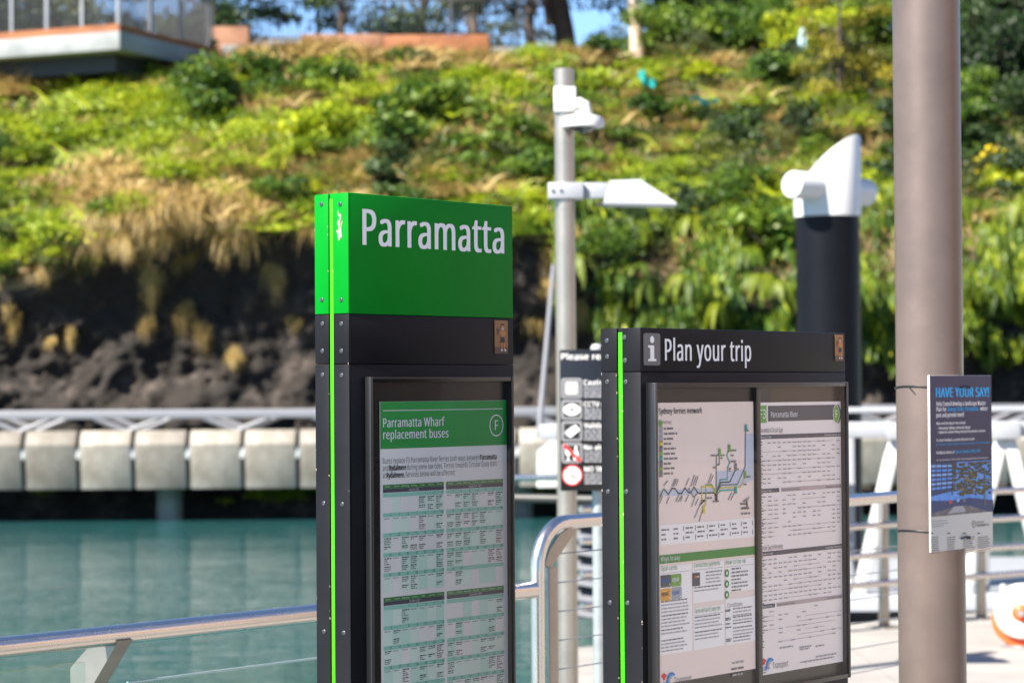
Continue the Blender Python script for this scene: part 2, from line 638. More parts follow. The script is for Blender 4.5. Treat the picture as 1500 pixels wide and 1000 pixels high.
nt.links.new(mp.outputs[0], n2.inputs['Vector'])
mm = nt.nodes.new('ShaderNodeMath')
mm.operation = 'MULTIPLY'
nt.links.new(n1.outputs['Fac'], mm.inputs[0])
nt.links.new(n2.outputs['Fac'], mm.inputs[1])
nt.links.new(mm.outputs[0], bp.inputs['Height'])
nt.links.new(bp.outputs[0], b.inputs['Normal'])
water.mats = [wm]
water.build('river_water', kind='structure', smooth=False)

# deck polygon (plan), corner of the river rail at CR
RA = at(0, 944, 6.0)
RA = Vector((RA.x, RA.y, 0))
CR = Vector((0.075, 7.66, 0))
FA, FB = Vector((2.42, 16.2, 0)), Vector((3.50, 17.0, 0))      # line of the far fence
fd = (FB - FA).normalized()
rd = (CR - RA).normalized()
P0 = RA - rd * 14 + Vector((-0.09, 0.07, 0))
P1 = CR + Vector((-0.05, 0.10, 0))
P2 = FA - fd * 2.55 + Vector((-0.12, 0.4, 0))
P3 = FB + fd * 12 + Vector((-0.12, 0.4, 0))
deckpoly = [P0, P1, P2, P3, Vector((40, 20, 0)), Vector((40, -40, 0)), Vector((-12, -40, 0))]
dk = MB()
dk.prism([(p.x, p.y) for p in reversed(deckpoly)], -0.45, 'deckbase', Matrix.Translation((0, 0, -0.008)))
deck = dk.build('wharf_deck', kind='structure')


def inside(pt, poly):
    c = False
    n = len(poly)
    for i in range(n):
        a, b_ = poly[i], poly[i - 1]
        if (a.y > pt.y) != (b_.y > pt.y) and pt.x < (b_.x - a.x) * (pt.y - a.y) / (b_.y - a.y) + a.x:
            c = not c
    return c


# slabs in rows; each slab is clipped to the deck outline
def clip(poly, a, b_):
    """keep the part of poly left of a->b_"""
    out = []
    n = len(poly)
    e = b_ - a
    sd = lambda p: e.x * (p.y - a.y) - e.y * (p.x - a.x)
    for i in range(n):
        p, q = poly[i - 1], poly[i]
        sp, sq = sd(p), sd(q)
        if (sp >= 0) != (sq >= 0):
            t = sp / (sp - sq)
            out.append(p + (q - p) * t)
        if sq >= 0:
            out.append(q)
    return out


k = 0
for i in range(-5, 8):
    for j in range(-5, 12):
        x0, x1, y0, y1 = i * 2.4 - 0.3, i * 2.4 + 2.092, j * 1.8 + 0.12, j * 1.8 + 1.912
        q = [Vector((x0, y0, 0)), Vector((x1, y0, 0)), Vector((x1, y1, 0)), Vector((x0, y1, 0))]
        cen = Vector(((x0 + x1) / 2, (y0 + y1) / 2, 0))
        # river side: left of P0->P1 is water, so keep the right side
        for a, b_ in ((P1, P0), (P3, P2)) if cen.y < 30 else ():
            if len(q) >= 3:
                if (a, b_) == (P3, P2) or cen.x < CR.x + 2.5 and cen.y < CR.y + 1.2:
                    q = clip(q, a, b_)
        if cen.y > CR.y and len(q) >= 3:
            q = clip(q, P2, P1)
        if len(q) < 3:
            continue
        s = MB()
        s.prism([(p.x, p.y) for p in q], 0.03, 'slab', Matrix.Translation((0, 0, -0.03 + random.uniform(-0.0015, 0.0015))))
        s.build('slab', deck)

# ------------------------------------------------------------------ the far bank
def lip_z(X):
    n_ = noise.noise(Vector((X * 0.21, 3.1, 0)))
    base = 4.9 + 0.55 * n_
    if X > 0.5:
        base -= min(1.5, (X - 0.5) * 0.6)
    if X < -8.5:
        base -= min(0.9, (-8.5 - X) * 0.5)
    return base


def bank(X, t):
    """t 0..1 foot to lip (cliff), 1..2 lip to the crest, 2..3 the flat ground behind"""
    lz = lip_z(X)
    if t <= 1:
        z = WZ - 0.6 + (lz - WZ + 0.6) * t
        s = t
        y = 50.6 + 2.6 * s ** 0.6 - 1.15 * max(0, s - 0.66) / 0.34
        if s < 0.2:
            y = 49.6 + 5 * s + 0.6 * s
        cx = noise.fractal(Vector((X * 0.55, z * 0.8, 1.7)), 0.8, 2.1, 5)
        cx += 0.5 * noise.fractal(Vector((X * 2.4, z * 1.3, 7.7)), 0.7, 2.2, 4)
        y += 0.42 * cx * min(1, 4 * s) * min(1, 6 * (1.02 - s))
    elif t <= 2:
        s = t - 1
        z = lz + (10.35 - lz) * s ** 0.92
        y = 51.7 + 12.0 * s
        z += 0.40 * noise.fractal(Vector((X * 0.25, y * 0.3, 9.7)), 0.9, 2.0, 4) * min(1, 5 * s)
    else:
        s = t - 2
        z = 10.35 + 0.5 * s
        y = 63.7 + 60 * s
        z += 0.40 * noise.fractal(Vector((X * 0.25, y * 0.3, 9.7)), 0.9, 2.0, 4) * max(0, 1 - 3 * s)
    return Vector((X, y, z))


def grid_mesh(name, xs, ts, mat, kind):
    nx, nt_ = len(xs), len(ts)
    vs = [bank(x, t) for t in ts for x in xs]
    fs = [(j * nx + i, j * nx + i + 1, (j + 1) * nx + i + 1, (j + 1) * nx + i) for j in range(nt_ - 1) for i in range(nx - 1)]
    me = bpy.data.meshes.new(name)
    me.from_pydata(vs, [], fs)
    me.materials.append(mat)
    me.shade_smooth()
    return link(name, me, None, kind)


rock = principled('cliff_rock', (0.019, 0.0135, 0.0095), 0.95, col2=(0.005, 0.004, 0.003), vscale=0.9, bump=1.0, bscale=1.6, stretch=(1, 1, 1.5))
# grey weathered patches on the rock
nt = rock.node_tree
bsd = nt.nodes['Principled BSDF']
ng = nt.nodes.new('ShaderNodeTexNoise')
ng.inputs['Scale'].default_value = 0.9
ng.inputs['Detail'].default_value = 8
ng.inputs['Roughness'].default_value = 0.75
tcn = nt.nodes.new('ShaderNodeTexCoord')
nt.links.new(tcn.outputs['Object'], ng.inputs['Vector'])
rg = nt.nodes.new('ShaderNodeValToRGB')
rg.color_ramp.elements[0].position = 0.54
rg.color_ramp.elements[1].position = 0.68
mxc = nt.nodes.new('ShaderNodeMix')
mxc.data_type = 'RGBA'
old = bsd.inputs['Base Color'].links[0].from_socket
nt.links.new(ng.outputs['Fac'], rg.inputs[0])
nt.links.new(rg.outputs[0], mxc.inputs[0])
nt.links.new(old, mxc.inputs[6])
mxc.inputs[7].default_value = (0.070, 0.055, 0.046, 1)
nt.links.new(mxc.outputs[2], bsd.inputs['Base Color'])

soil = principled('bank_soil', (0.21, 0.15, 0.08), 0.95, col2=(0.06, 0.05, 0.02), vscale=0.45, bump=0.6, bscale=3)
xs = np.linspace(-22, 22, 440)
grid_mesh('cliff_rock', xs, list(np.linspace(0, 1, 96)), rock, 'structure')
xs = np.concatenate([np.linspace(-300, -27, 12), np.linspace(-26, 26, 157), np.linspace(27, 300, 12)])
grid_mesh('river_bank', xs, list(np.linspace(1, 2, 50)) + list(np.linspace(2.04, 6.0, 26)), soil, 'structure')


def surf(u, v, tlo=1.0, thi=2.0):
    """point of the bank slope seen at photo position u, v"""
    best, bt = 1e9, None
    for k in range(81):
        t = tlo + (thi - tlo) * k / 80
        y = bank((u - 750) / FPX * 57, t).y
        X = (u - 750) / FPX * y
        p = bank(X, t)
        r = at_y(u, v, p.y)
        e = abs(r.z - p.z)
        if e < best:
            best, bt = e, p
    return bt


# ------------------------------------------------------------------ leaves
def leaves(centers, axis, normal, length, width, tint, mat, name, fold=0.0):
    """many small diamond-shaped leaves as one mesh; arrays of n"""
    n = len(centers)
    ax = axis / np.linalg.norm(axis, axis=1, keepdims=True)
    sd = np.cross(ax, normal)
    sd /= np.linalg.norm(sd, axis=1, keepdims=True) + 1e-9
    L, W = length[:, None], width[:, None]
    v = np.empty((n, 4, 3))
    v[:, 0] = centers - ax * L * 0.5
    v[:, 1] = centers + sd * W * 0.5 - ax * L * 0.05
    v[:, 2] = centers + ax * L * 0.5
    v[:, 3] = centers - sd * W * 0.5 - ax * L * 0.05
    me = bpy.data.meshes.new(name)
    me.vertices.add(n * 4)
    me.vertices.foreach_set('co', v.reshape(-1).astype(np.float32))
    me.loops.add(n * 4)
    me.loops.foreach_set('vertex_index', np.arange(n * 4, dtype=np.int32))
    me.polygons.add(n)
    me.polygons.foreach_set('loop_start', np.arange(0, n * 4, 4, dtype=np.int32))
    me.polygons.foreach_set('loop_total', np.full(n, 4, dtype=np.int32))
    at_ = me.attributes.new('tint', 'FLOAT', 'POINT')
    at_.data.foreach_set('value', np.repeat(tint, 4).astype(np.float32))
    me.materials.append(M[mat] if isinstance(mat, str) else mat)
    me.update(calc_edges=True)
    return me


def rdirs(n):
    d = rng.normal(size=(n, 3))
    return d / np.linalg.norm(d, axis=1, keepdims=True)


def crown(n, rx, rz, lobes, lsize, mat, name, zc=0.0, hollow=0.55, wid=0.5, lob=(0.28, 0.5), droop=0.0, cyl=False):
    """leaf clumps spread through an uneven crown"""
    cs = rdirs(lobes) * (rng.random((lobes, 1)) ** 0.5) * np.array([rx, rx, rz]) * 0.78
    if cyl:
        a_ = rng.uniform(0, 2 * np.pi, lobes)
        r_ = np.sqrt(rng.random(lobes)) * rx * 0.85
        cs = np.stack([r_ * np.cos(a_), r_ * np.sin(a_), rng.uniform(-0.85, 0.85, lobes) * rz], 1)
    cs[:, 2] += zc
    lr = rng.uniform(lob[0], lob[1], lobes) * rx
    ltint = rng.uniform(-0.22, 0.22, lobes)
    wgt = lr ** 2
    idx = rng.choice(lobes, n, p=wgt / wgt.sum())
    d = rdirs(n)
    d[:, 2] = np.where(d[:, 2] < -0.3, -d[:, 2] * 0.6, d[:, 2])
    rad = rng.uniform(hollow, 1.08, n) ** 0.7
    c = cs[idx] + d * (lr[idx] * rad)[:, None] * np.array([1, 1, 0.85])
    nrm = d * 0.6 + rdirs(n) * 0.7 + np.array([0, 0, 0.35])
    axv = rdirs(n) + d * 0.6 + np.array([0, 0, -droop])
    L = rng.uniform(0.6, 1.35, n) * lsize
    tint = np.clip(0.5 + ltint[idx] + rng.normal(0, 0.17, n), 0, 1)
    return leaves(c, axv, nrm, L, L * wid, tint, mat, name), cs


def stems(cs, zb, r0=0.05, mat='stem', top=0.9, n=6):
    mb = MB()
    for c in cs[:9]:
        p = Vector(c)
        mid = Vector((p.x * 0.35 + random.uniform(-.1, .1), p.y * 0.35 + random.uniform(-.1, .1), zb + (p.z - zb) * 0.5))
        mb.tube([(random.uniform(-.06, .06), random.uniform(-.06, .06), zb), mid, p], [r0, r0 * 0.65, r0 * 0.25], mat, n, False)
    return mb


def make_shrub(label, mat, n, rx, rz, lobes, lsize, **kw):
    t = thing('shrub', label, 'shrub', group='shrubs growing on the far river bank')
    me, cs = crown(n, rx, rz, lobes, lsize, mat, 'foliage', zc=rz * 0.75, **kw)
    link('foliage', me, t)
    stems(cs, -0.25, 0.035).build('stem', t)
    return t


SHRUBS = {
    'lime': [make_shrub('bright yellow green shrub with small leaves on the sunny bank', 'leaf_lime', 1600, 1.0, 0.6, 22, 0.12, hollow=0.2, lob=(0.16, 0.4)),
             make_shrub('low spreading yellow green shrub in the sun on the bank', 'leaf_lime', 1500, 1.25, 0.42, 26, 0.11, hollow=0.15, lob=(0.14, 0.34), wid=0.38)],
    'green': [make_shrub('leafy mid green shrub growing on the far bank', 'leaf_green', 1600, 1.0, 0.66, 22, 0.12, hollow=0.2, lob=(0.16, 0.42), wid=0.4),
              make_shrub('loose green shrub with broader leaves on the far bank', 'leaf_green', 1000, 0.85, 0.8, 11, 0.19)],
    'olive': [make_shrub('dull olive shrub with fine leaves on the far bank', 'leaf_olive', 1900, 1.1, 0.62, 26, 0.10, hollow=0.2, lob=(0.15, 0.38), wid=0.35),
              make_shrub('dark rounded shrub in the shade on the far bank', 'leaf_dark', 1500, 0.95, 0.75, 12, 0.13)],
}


def make_tuft(label, mat, n, L, spread, droop, lean=(0, -1)):
    """a tuft of arching grass blades"""
    t = thing('grass_tuft', label, 'grass tuft', group='dry grass tufts along the cliff edge')
    vs, fs, tint = [], [], []
    for _ in range(n):
        a = random.uniform(0, 2 * math.pi)
        d = Vector((math.cos(a), math.sin(a), 0)) + Vector((lean[0], lean[1], 0)) * 0.55
        ln = L * random.uniform(0.5, 1.15)
        p = Vector((random.gauss(0, spread), random.gauss(0, spread), 0))
        h = Vector((d.x * 0.8, d.y * 0.8, random.uniform(0.2, 1.3))).normalized()
        w = random.uniform(0.008, 0.020) * 1.5
        side = h.cross(Vector((0.3, 1, 0.1))).normalized() * w
        tv = min(1, max(0, random.gauss(0.5, 0.22)))
        k0 = len(vs)
        steps = 6
        for s in range(steps + 1):
            ww = side * (1 - s / (steps + 0.3))
            vs += [p - ww, p + ww]
            tint += [tv, tv]
            p = p + h * ln / steps
            h = (h + Vector((d.x * 0.05, d.y * 0.05, -droop)) * (0.45 + 0.2 * s)).normalized()
        for s in range(steps):
            q = k0 + 2 * s
            fs.append((q, q + 1, q + 3, q + 2))
    me = bpy.data.meshes.new('blades')
    me.from_pydata(vs, [], fs)
    me.attributes.new('tint', 'FLOAT', 'POINT').data.foreach_set('value', tint)
    me.materials.append(M[mat])
    link('blades', me, t)
    return t


TUFT = [make_tuft('dry straw coloured grass tuft hanging over the cliff edge', 'straw', 300, 1.15, 0.22, 0.75),
        make_tuft('short bleached grass tuft among the shrubs of the bank', 'straw', 300, 0.8, 0.32, 0.35),
        make_tuft('soft green grass tuft between the shrubs of the bank', 'leaf_lime', 320, 0.85, 0.34, 0.4)]


def make_fern(label, mat, nf, L):
    t = thing('fern', label, 'fern', group='ferns drooping from the shaded river bank')
    C_, A_, N_, Ln, Wd, T_ = [], [], [], [], [], []
    for _ in range(nf):
        a = random.uniform(0, 2 * math.pi)
        d = Vector((math.cos(a), math.sin(a) - 0.75, 0)).normalized()
        ln = L * random.uniform(0.6, 1.2)
        p = Vector((random.gauss(0, 0.12), random.gauss(0, 0.08), 0))
        h = (d * 0.8 + Vector((0, 0, 0.75))).normalized()
        tv = min(1, max(0, random.gauss(0.52, 0.2)))
        steps = 20
        for s in range(steps):
            side = h.cross(Vector((0, 0, 1)))
            if side.length < 0.05:
                side = Vector((1, 0, 0))
            side.normalize()
            up = side.cross(h)
            wl = 0.135 * L * (math.sin(math.pi * min(1, (s + 1.2) / (steps + 0.6))) ** 0.7)
            for sg in (-1, 1):
                ax = (side * sg + h * 0.55 - Vector((0, 0, 0.25))).normalized()
                C_.append(p + ax * wl * 0.5)
                A_.append(ax)
                N_.append(up)
                Ln.append(wl)
                Wd.append(ln / steps * 0.62)
                T_.append(min(1, max(0, tv + random.gauss(0, 0.07))))
            p = p + h * ln / steps
            h = (h + Vector((d.x * 0.04, d.y * 0.04, -0.19))).normalized()
    me = leaves(np.array([list(c) for c in C_]), np.array([list(c) for c in A_]), np.array([list(c) for c in N_]),
                np.array(Ln), np.array(Wd), np.array(T_), mat, 'fronds')
    link('fronds', me, t)
    return t


FERN = [make_fern('arching fern with long drooping yellow green fronds', 'leaf_fern', 17, 1.4),
        make_fern('smaller fern with darker drooping fronds', 'leaf_green', 15, 1.15)]

used = set()
PLANTED = []          # (object, u, v) of everything planted on the bank, named apart below


def plant(proto, p, rz, sc, uv=None):
    if proto.name not in used:
        used.add(proto.name)
        proto.location = p
        proto.rotation_euler = (0, 0, rz)
        proto.scale = (sc, sc, sc) if not isinstance(sc, tuple) else sc
        o = proto
    else:
        o = dup(proto, p, rz, sc)
    q = Vector(p) - CAM
    c = ROT.transposed() @ q
    PLANTED.append((o, 750 - FPX * c.x / c.z, 500 + FPX * c.y / c.z))
    return o


def bare(u, v):
    """earth and dry grass show here"""
    for cu, cv, ru, rv in ((60, 128, 130, 13), (1060, 95, 90, 22), (950, 170, 40, 14), (1010, 165, 60, 20), (1290, 150, 50, 30),
                           (720, 160, 60, 14), (380, 165, 40, 12), (1100, 150, 60, 16), (560, 215, 36, 14)):
        if ((u - cu) / ru) ** 2 + ((v - cv) / rv) ** 2 < 1:
            return True
    return False


count = 0
tries = 0
placed = []
while count < 285 and tries < 4000:
    tries += 1
    u = random.uniform(-130, 1630)
    v = random.uniform(60, 385)
    if u > 1150 and v > 330:
        continue
    if 290 < u < 740 and v < 96:
        continue
    p = surf(u, v)
    if p is None or abs(at_y(u, v, p.y).z - p.z) > 0.25:
        continue
    if bare(u, v) or any((p - q).length < 0.62 for q in placed):
        continue
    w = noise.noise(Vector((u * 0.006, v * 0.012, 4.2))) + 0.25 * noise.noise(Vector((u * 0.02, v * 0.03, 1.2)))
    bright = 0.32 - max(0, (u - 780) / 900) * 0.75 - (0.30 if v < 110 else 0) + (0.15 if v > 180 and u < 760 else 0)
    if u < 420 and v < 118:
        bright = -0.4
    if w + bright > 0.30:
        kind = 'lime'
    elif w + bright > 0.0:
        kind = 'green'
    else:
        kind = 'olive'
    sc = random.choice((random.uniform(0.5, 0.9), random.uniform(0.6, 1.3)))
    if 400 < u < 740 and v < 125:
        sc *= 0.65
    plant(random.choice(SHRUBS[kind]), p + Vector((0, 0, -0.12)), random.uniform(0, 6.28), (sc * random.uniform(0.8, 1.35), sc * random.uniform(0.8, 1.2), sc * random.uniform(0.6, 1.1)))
    placed.append(p)
    count += 1

# dry grass: a fringe along the cliff lip, tufts on the cliff and on the open ground
for k in range(44):
    u = random.choice((random.uniform(130, 340), random.uniform(110, 830)))
    X = (u - 750) / FPX * 51.9
    p = bank(X, 1.0 + random.choice((-0.05, 0.0, 0.015, 0.04, 0.07))) + Vector((0, -0.10, 0.05))
    if noise.noise(Vector((u * 0.016, 0.4, 2.2))) < -0.12:
        plant(SHRUBS[random.choice(('green', 'olive', 'lime'))][0], p, random.uniform(0, 6), random.uniform(0.35, 0.7))
    else:
        plant(TUFT[0], p, random.uniform(-0.9, 0.9), (random.uniform(0.6, 1.2), random.uniform(0.6, 1.2), random.uniform(0.5, 1.3)))
for k in range(34):      # growth hanging down over the left end of the cliff
    u, v = random.uniform(-70, 130), random.uniform(330, 415)
    p = surf(u, v, 0.5, 1.4) + Vector((0, -0.2, 0))
    plant(SHRUBS[random.choice(('green', 'lime', 'lime', 'olive'))][0], p, random.uniform(0, 6), random.uniform(0.35, 0.65))
for k in range(60):
    u, v = random.uniform(60, 800), random.uniform(235, 335)
    if noise.noise(Vector((u * 0.011, v * 0.02, 6.6))) > -0.12:
        plant(TUFT[1], surf(u, v), random.uniform(0, 6.28), random.uniform(0.6, 1.15))
for k in range(22):
    u, v = random.uniform(435, 730), random.uniform(66, 84)
    plant(TUFT[1], surf(u, v), random.uniform(0, 6.28), random.uniform(0.6, 1.2))
for k in range(80):
    u, v = random.uniform(-100, 1300), random.uniform(95, 345)
    p = surf(u, v)
    plant(TUFT[2], p, random.uniform(0, 6.28), random.uniform(0.6, 1.3))
for (u, v, s) in ((20, 480, 0.75), (98, 512, 0.6), (222, 432, 1.1), (235, 500, 0.75), (275, 470, 0.9), (290, 505, 1.0), (355, 545, 0.85), (318, 540, 0.6),
                  (300, 400, 0.8), (398, 430, 0.8), (80, 505, 0.5), (430, 470, 0.5), (60, 372, 0.7), (250, 395, 0.8), (800, 430, 1.0), (835, 400, 1.0), (790, 480, 0.8), (860, 470, 0.8)):
    for _ in range(random.choice((1, 2, 3))):
        p = surf(u + random.gauss(0, 14), v + random.gauss(0, 10), 0.2, 1.0)
        plant(TUFT[0], p + Vector((0, -0.12, 0.2 * s)), random.uniform(-0.9, 0.9), (s * random.uniform(0.18, 0.36), s * random.uniform(0.2, 0.4), s * random.uniform(0.6, 1.25)))
for k in range(95):
    u = random.uniform(-80, 1560)
    v = random.uniform(66, 330)
    if not bare(u, v) and random.random() > 0.5:
        u, v = random.choice(((random.uniform(-40, 240), random.uniform(108, 140)), (random.uniform(320, 900), random.uniform(72, 105)),
                              (random.uniform(940, 1180), random.uniform(80, 200))))
    p = surf(u, v)
    plant(TUFT[1], p, random.uniform(0, 6.28), random.uniform(0.6, 1.2))

# ferns hanging over the shaded foot of the bank on the right
for k in range(96):
    if k < 60:
        u, v = random.uniform(840, 1340), random.uniform(275, 470)
    else:
        u, v = random.uniform(1360, 1620), random.uniform(265, 465)
    p = surf(u, v, 0.6, 1.5) + Vector((0, random.uniform(-0.55, -0.1), random.uniform(0.05, 0.35)))
    plant(FERN[0] if random.random() < 0.6 else FERN[1], p, random.uniform(-1.2, 1.2), (random.uniform(0.3, 0.75), random.uniform(0.3, 0.7), random.uniform(0.4, 1.0)))

# green creepers at the foot, seen below the bridge
for (u, v, s) in ((385, 722, 0.42), (410, 726, 0.4), (440, 722, 0.42), (62, 716, 0.25), (330, 728, 0.2), (770, 712, 0.4), (795, 716, 0.4), (1280, 700, 0.5), (1330, 716, 0.5), (1480, 700, 0.55), (1420, 720, 0.5)):
    p = at_y(u, v, 49.9)
    plant(SHRUBS['lime'][1], p - Vector((0, 0, 0.15)), random.uniform(0, 6), s)

# big bushes standing along the crest
def make_bush(label, mat, n, rx, rz, lobes, lsize):
    t = thing('crest_bush', label, 'bush', group='tall bushes along the crest of the bank')
    me, cs = crown(n, rx, rz, lobes, lsize, mat, 'foliage', zc=rz * 0.8, hollow=0.4)
    link('foliage', me, t)
    stems(cs, -0.3, 0.06, 'bark').build('stem', t)
    return t


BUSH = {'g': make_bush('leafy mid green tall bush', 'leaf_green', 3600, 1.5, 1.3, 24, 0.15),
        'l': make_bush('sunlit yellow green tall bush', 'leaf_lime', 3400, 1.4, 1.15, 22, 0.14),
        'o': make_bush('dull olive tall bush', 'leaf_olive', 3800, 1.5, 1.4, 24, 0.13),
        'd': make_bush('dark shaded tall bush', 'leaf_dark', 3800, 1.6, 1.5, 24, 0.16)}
for (u, v, sc) in ((5, 98, 0.42), (50, 102, 0.36), (95, 100, 0.42), (140, 102, 0.36), (185, 104, 0.42), (228, 102, 0.36), (265, 104, 0.34), (30, 84, 0.4), (120, 86, 0.4), (200, 88, 0.36)):
    p = surf(u, v)
    plant(BUSH['d'], p - Vector((0, 0, 0.25)), random.uniform(0, 6.28), sc)  # dark leaf colour carries the shade below the lookout
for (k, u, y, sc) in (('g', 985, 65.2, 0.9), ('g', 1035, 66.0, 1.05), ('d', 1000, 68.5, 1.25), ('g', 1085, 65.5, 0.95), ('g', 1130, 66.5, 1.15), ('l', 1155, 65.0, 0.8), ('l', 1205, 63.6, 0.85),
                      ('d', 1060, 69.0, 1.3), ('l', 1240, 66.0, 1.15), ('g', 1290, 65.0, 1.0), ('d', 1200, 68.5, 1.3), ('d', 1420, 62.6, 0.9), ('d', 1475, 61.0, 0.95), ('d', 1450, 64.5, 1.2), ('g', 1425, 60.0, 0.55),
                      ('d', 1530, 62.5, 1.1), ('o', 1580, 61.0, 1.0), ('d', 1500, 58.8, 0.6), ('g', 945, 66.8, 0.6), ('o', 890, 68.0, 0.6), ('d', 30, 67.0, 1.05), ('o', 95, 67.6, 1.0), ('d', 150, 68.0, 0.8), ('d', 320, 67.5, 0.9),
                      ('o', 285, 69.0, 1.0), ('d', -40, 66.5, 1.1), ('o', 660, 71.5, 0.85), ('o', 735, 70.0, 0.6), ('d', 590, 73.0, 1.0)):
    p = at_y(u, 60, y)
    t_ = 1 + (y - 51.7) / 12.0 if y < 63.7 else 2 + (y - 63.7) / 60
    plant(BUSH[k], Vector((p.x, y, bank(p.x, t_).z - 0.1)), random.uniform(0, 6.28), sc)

# every plant's label: what it looks like, how high on the bank, behind which landmark, and its turn there
KINDS_ = {'spreading': 'low spreading yellow green shrub', 'bright yellow': 'bright yellow green shrub', 'leafy mid green shrub': 'leafy mid green shrub', 'loose green': 'loose broad leaved shrub',
          'dull olive shrub': 'dull olive shrub', 'dark rounded': 'dark rounded shrub', 'dry straw': 'hanging straw grass tuft', 'short bleached': 'short bleached grass tuft', 'soft green': 'soft green grass tuft', 'arching fern': 'yellow green arching fern',
          'smaller fern': 'darker small fern', 'leafy mid green tall': 'leafy mid green tall bush', 'sunlit yellow': 'sunlit yellow green tall bush', 'dull olive tall': 'dull olive tall bush', 'dark shaded': 'dark shaded tall bush'}
ORD = ('first', 'second', 'third', 'fourth', 'fifth', 'sixth', 'seventh', 'eighth', 'ninth', 'tenth', 'eleventh', 'twelfth', 'thirteenth', 'fourteenth', 'fifteenth', 'sixteenth', 'seventeenth', 'eighteenth', 'nineteenth', 'twentieth', 'twentyfirst', 'twentysecond', 'twentythird', 'twentyfourth', 'twentyfifth', 'twentysixth')


def label_plants():
    cls = {}
    for o, u, v in PLANTED:
        kd = next(b for a, b in KINDS_.items() if a in o['label'])
        hz = 'near the crest' if v < 110 else 'high up' if v < 190 else 'halfway up' if v < 270 else 'low down' if v < 365 else 'on the cliff' if v < 640 else 'at the water'
        lz = ('under the lookout' if u < 190 else 'left of the tall sign' if u < 450 else 'above the tall sign' if u < 640 else 'right of the tall sign' if u < 780 else 'behind the camera mast' if u < 920
              else 'above the low sign' if u < 1110 else 'behind the black pile' if u < 1300 else 'behind the brown pole' if u < 1415 else 'right of the brown pole')
        cls.setdefault((kd, hz, lz), []).append((u, o))
    for (kd, hz, lz), m in cls.items():
        m.sort(key=lambda q: q[0])
        for k, (u, o) in enumerate(m):
            lab = f'{kd} {hz} {lz}'
            if len(m) > 1:
                lab += f', {ORD[min(k, 25)]} from left'
            o['label'] = lab


label_plants()

# low scrub covering the slope between the shrubs
n = 120000
X = rng.uniform(-19, 19, n)
tt = rng.uniform(1.0, 2.12, n)
pts = np.array([list(bank(x, t)) for x, t in zip(X, tt)])
bulge = np.array([max(0, noise.noise(Vector((x * 1.1, t * 9, 5.3))) + 0.25) for x, t in zip(X, tt)])
hgt = rng.uniform(0.0, 1.0, n) ** 1.2 * (0.16 + 0.5 * bulge)
pts[:, 2] += hgt
pts += rng.normal(0, 0.06, (n, 3))
pn = np.array([noise.noise(Vector((x * 0.5, t * 6, 0.3))) + 0.5 * noise.noise(Vector((x * 1.9, t * 17, 3.3))) for x, t in zip(X, tt)])
cl = np.array([noise.noise(Vector((x * 0.9, t * 9, 7.3))) for x, t in zip(X, tt)])
axv = rdirs(n) * 0.7 + np.array([0, -0.2, 0.8])
Ln = rng.uniform(0.09, 0.2, n)
sel = pn + rng.normal(0, 0.22, n)
lim = 0.10 + 0.42 * np.clip((X - 0.5) / 4, 0, 1)
for nm, mat, msk in (('green_scrub', 'leaf_lime', (sel > lim)), ('olive_scrub', 'leaf_green', (sel <= lim) & (sel > -0.13)), ('dry_grass', 'straw', sel <= -0.13)):
    q = np.where(msk)[0]
    me = leaves(pts[q], axv[q], rdirs(len(q)), Ln[q] * (1.5 if mat == 'straw' else 1), Ln[q] * (0.22 if mat == 'straw' else 0.5),
                np.clip(0.45 + 0.5 * cl[q] + rng.normal(0, 0.17, len(q)), 0, 1), mat, nm)
    tag(link(nm, me, None, 'stuff'), {'green_scrub': 'yellow green scrub filling the gaps between bank shrubs', 'olive_scrub': 'mid green scrub covering the far bank slope',
                                      'dry_grass': 'dry straw grass scattered over the far bank slope'}[nm], 'ground cover')


# foliage hanging in uneven curtains over the foot of the bank on the right
n = 76000
X = rng.uniform(0.9, 16.0, n)
tt = rng.uniform(0.55, 1.42, n)
g1 = np.array([noise.noise(Vector((x * 0.85, t * 4.0, 8.8))) for x, t in zip(X, tt)])
g2 = np.array([noise.noise(Vector((x * 2.6, t * 9.0, 1.8))) for x, t in zip(X, tt)])
low = np.array([0.76 + 0.15 * noise.noise(Vector((x * 0.9, 0.2, 6.1))) + 0.07 * noise.noise(Vector((x * 3.1, 0.7, 2.1))) for x in X])
keep = (tt > low) & (g1 + 0.6 * g2 + rng.normal(0, 0.10, n) > -0.24 + 0.5 * np.clip(1.0 - tt, 0, 0.4))
X, tt, g1, g2 = X[keep], tt[keep], g1[keep], g2[keep]
n = len(X)
pts = np.array([list(bank(x, t)) for x, t in zip(X, tt)])
out = np.clip(g1 + 0.6 * g2 + 0.25, 0, 1) * rng.uniform(0.3, 1.0, n)
pts[:, 1] -= 0.15 + 0.75 * out
pts[:, 2] += 0.35 * out + rng.normal(0, 0.06, n)
axv = rdirs(n) * 0.42 + np.array([0, -0.35, -0.85])
Ln = rng.uniform(0.16, 0.48, n)
sel = g2 + 0.5 * g1 + rng.normal(0, 0.16, n) - np.where(X < 8.5, 0.20, -0.12)
tag(link('hanging_foliage', leaves(pts[sel > 0.0], axv[sel > 0.0], rdirs(int((sel > 0.0).sum())), Ln[sel > 0.0], Ln[sel > 0.0] * 0.17, np.clip(rng.normal(0.5, 0.22, int((sel > 0.0).sum())), 0, 1), 'leaf_fern', 'hanging_foliage'), None, 'stuff'),
    'yellow green foliage hanging over the foot of the bank behind the pile', 'foliage')
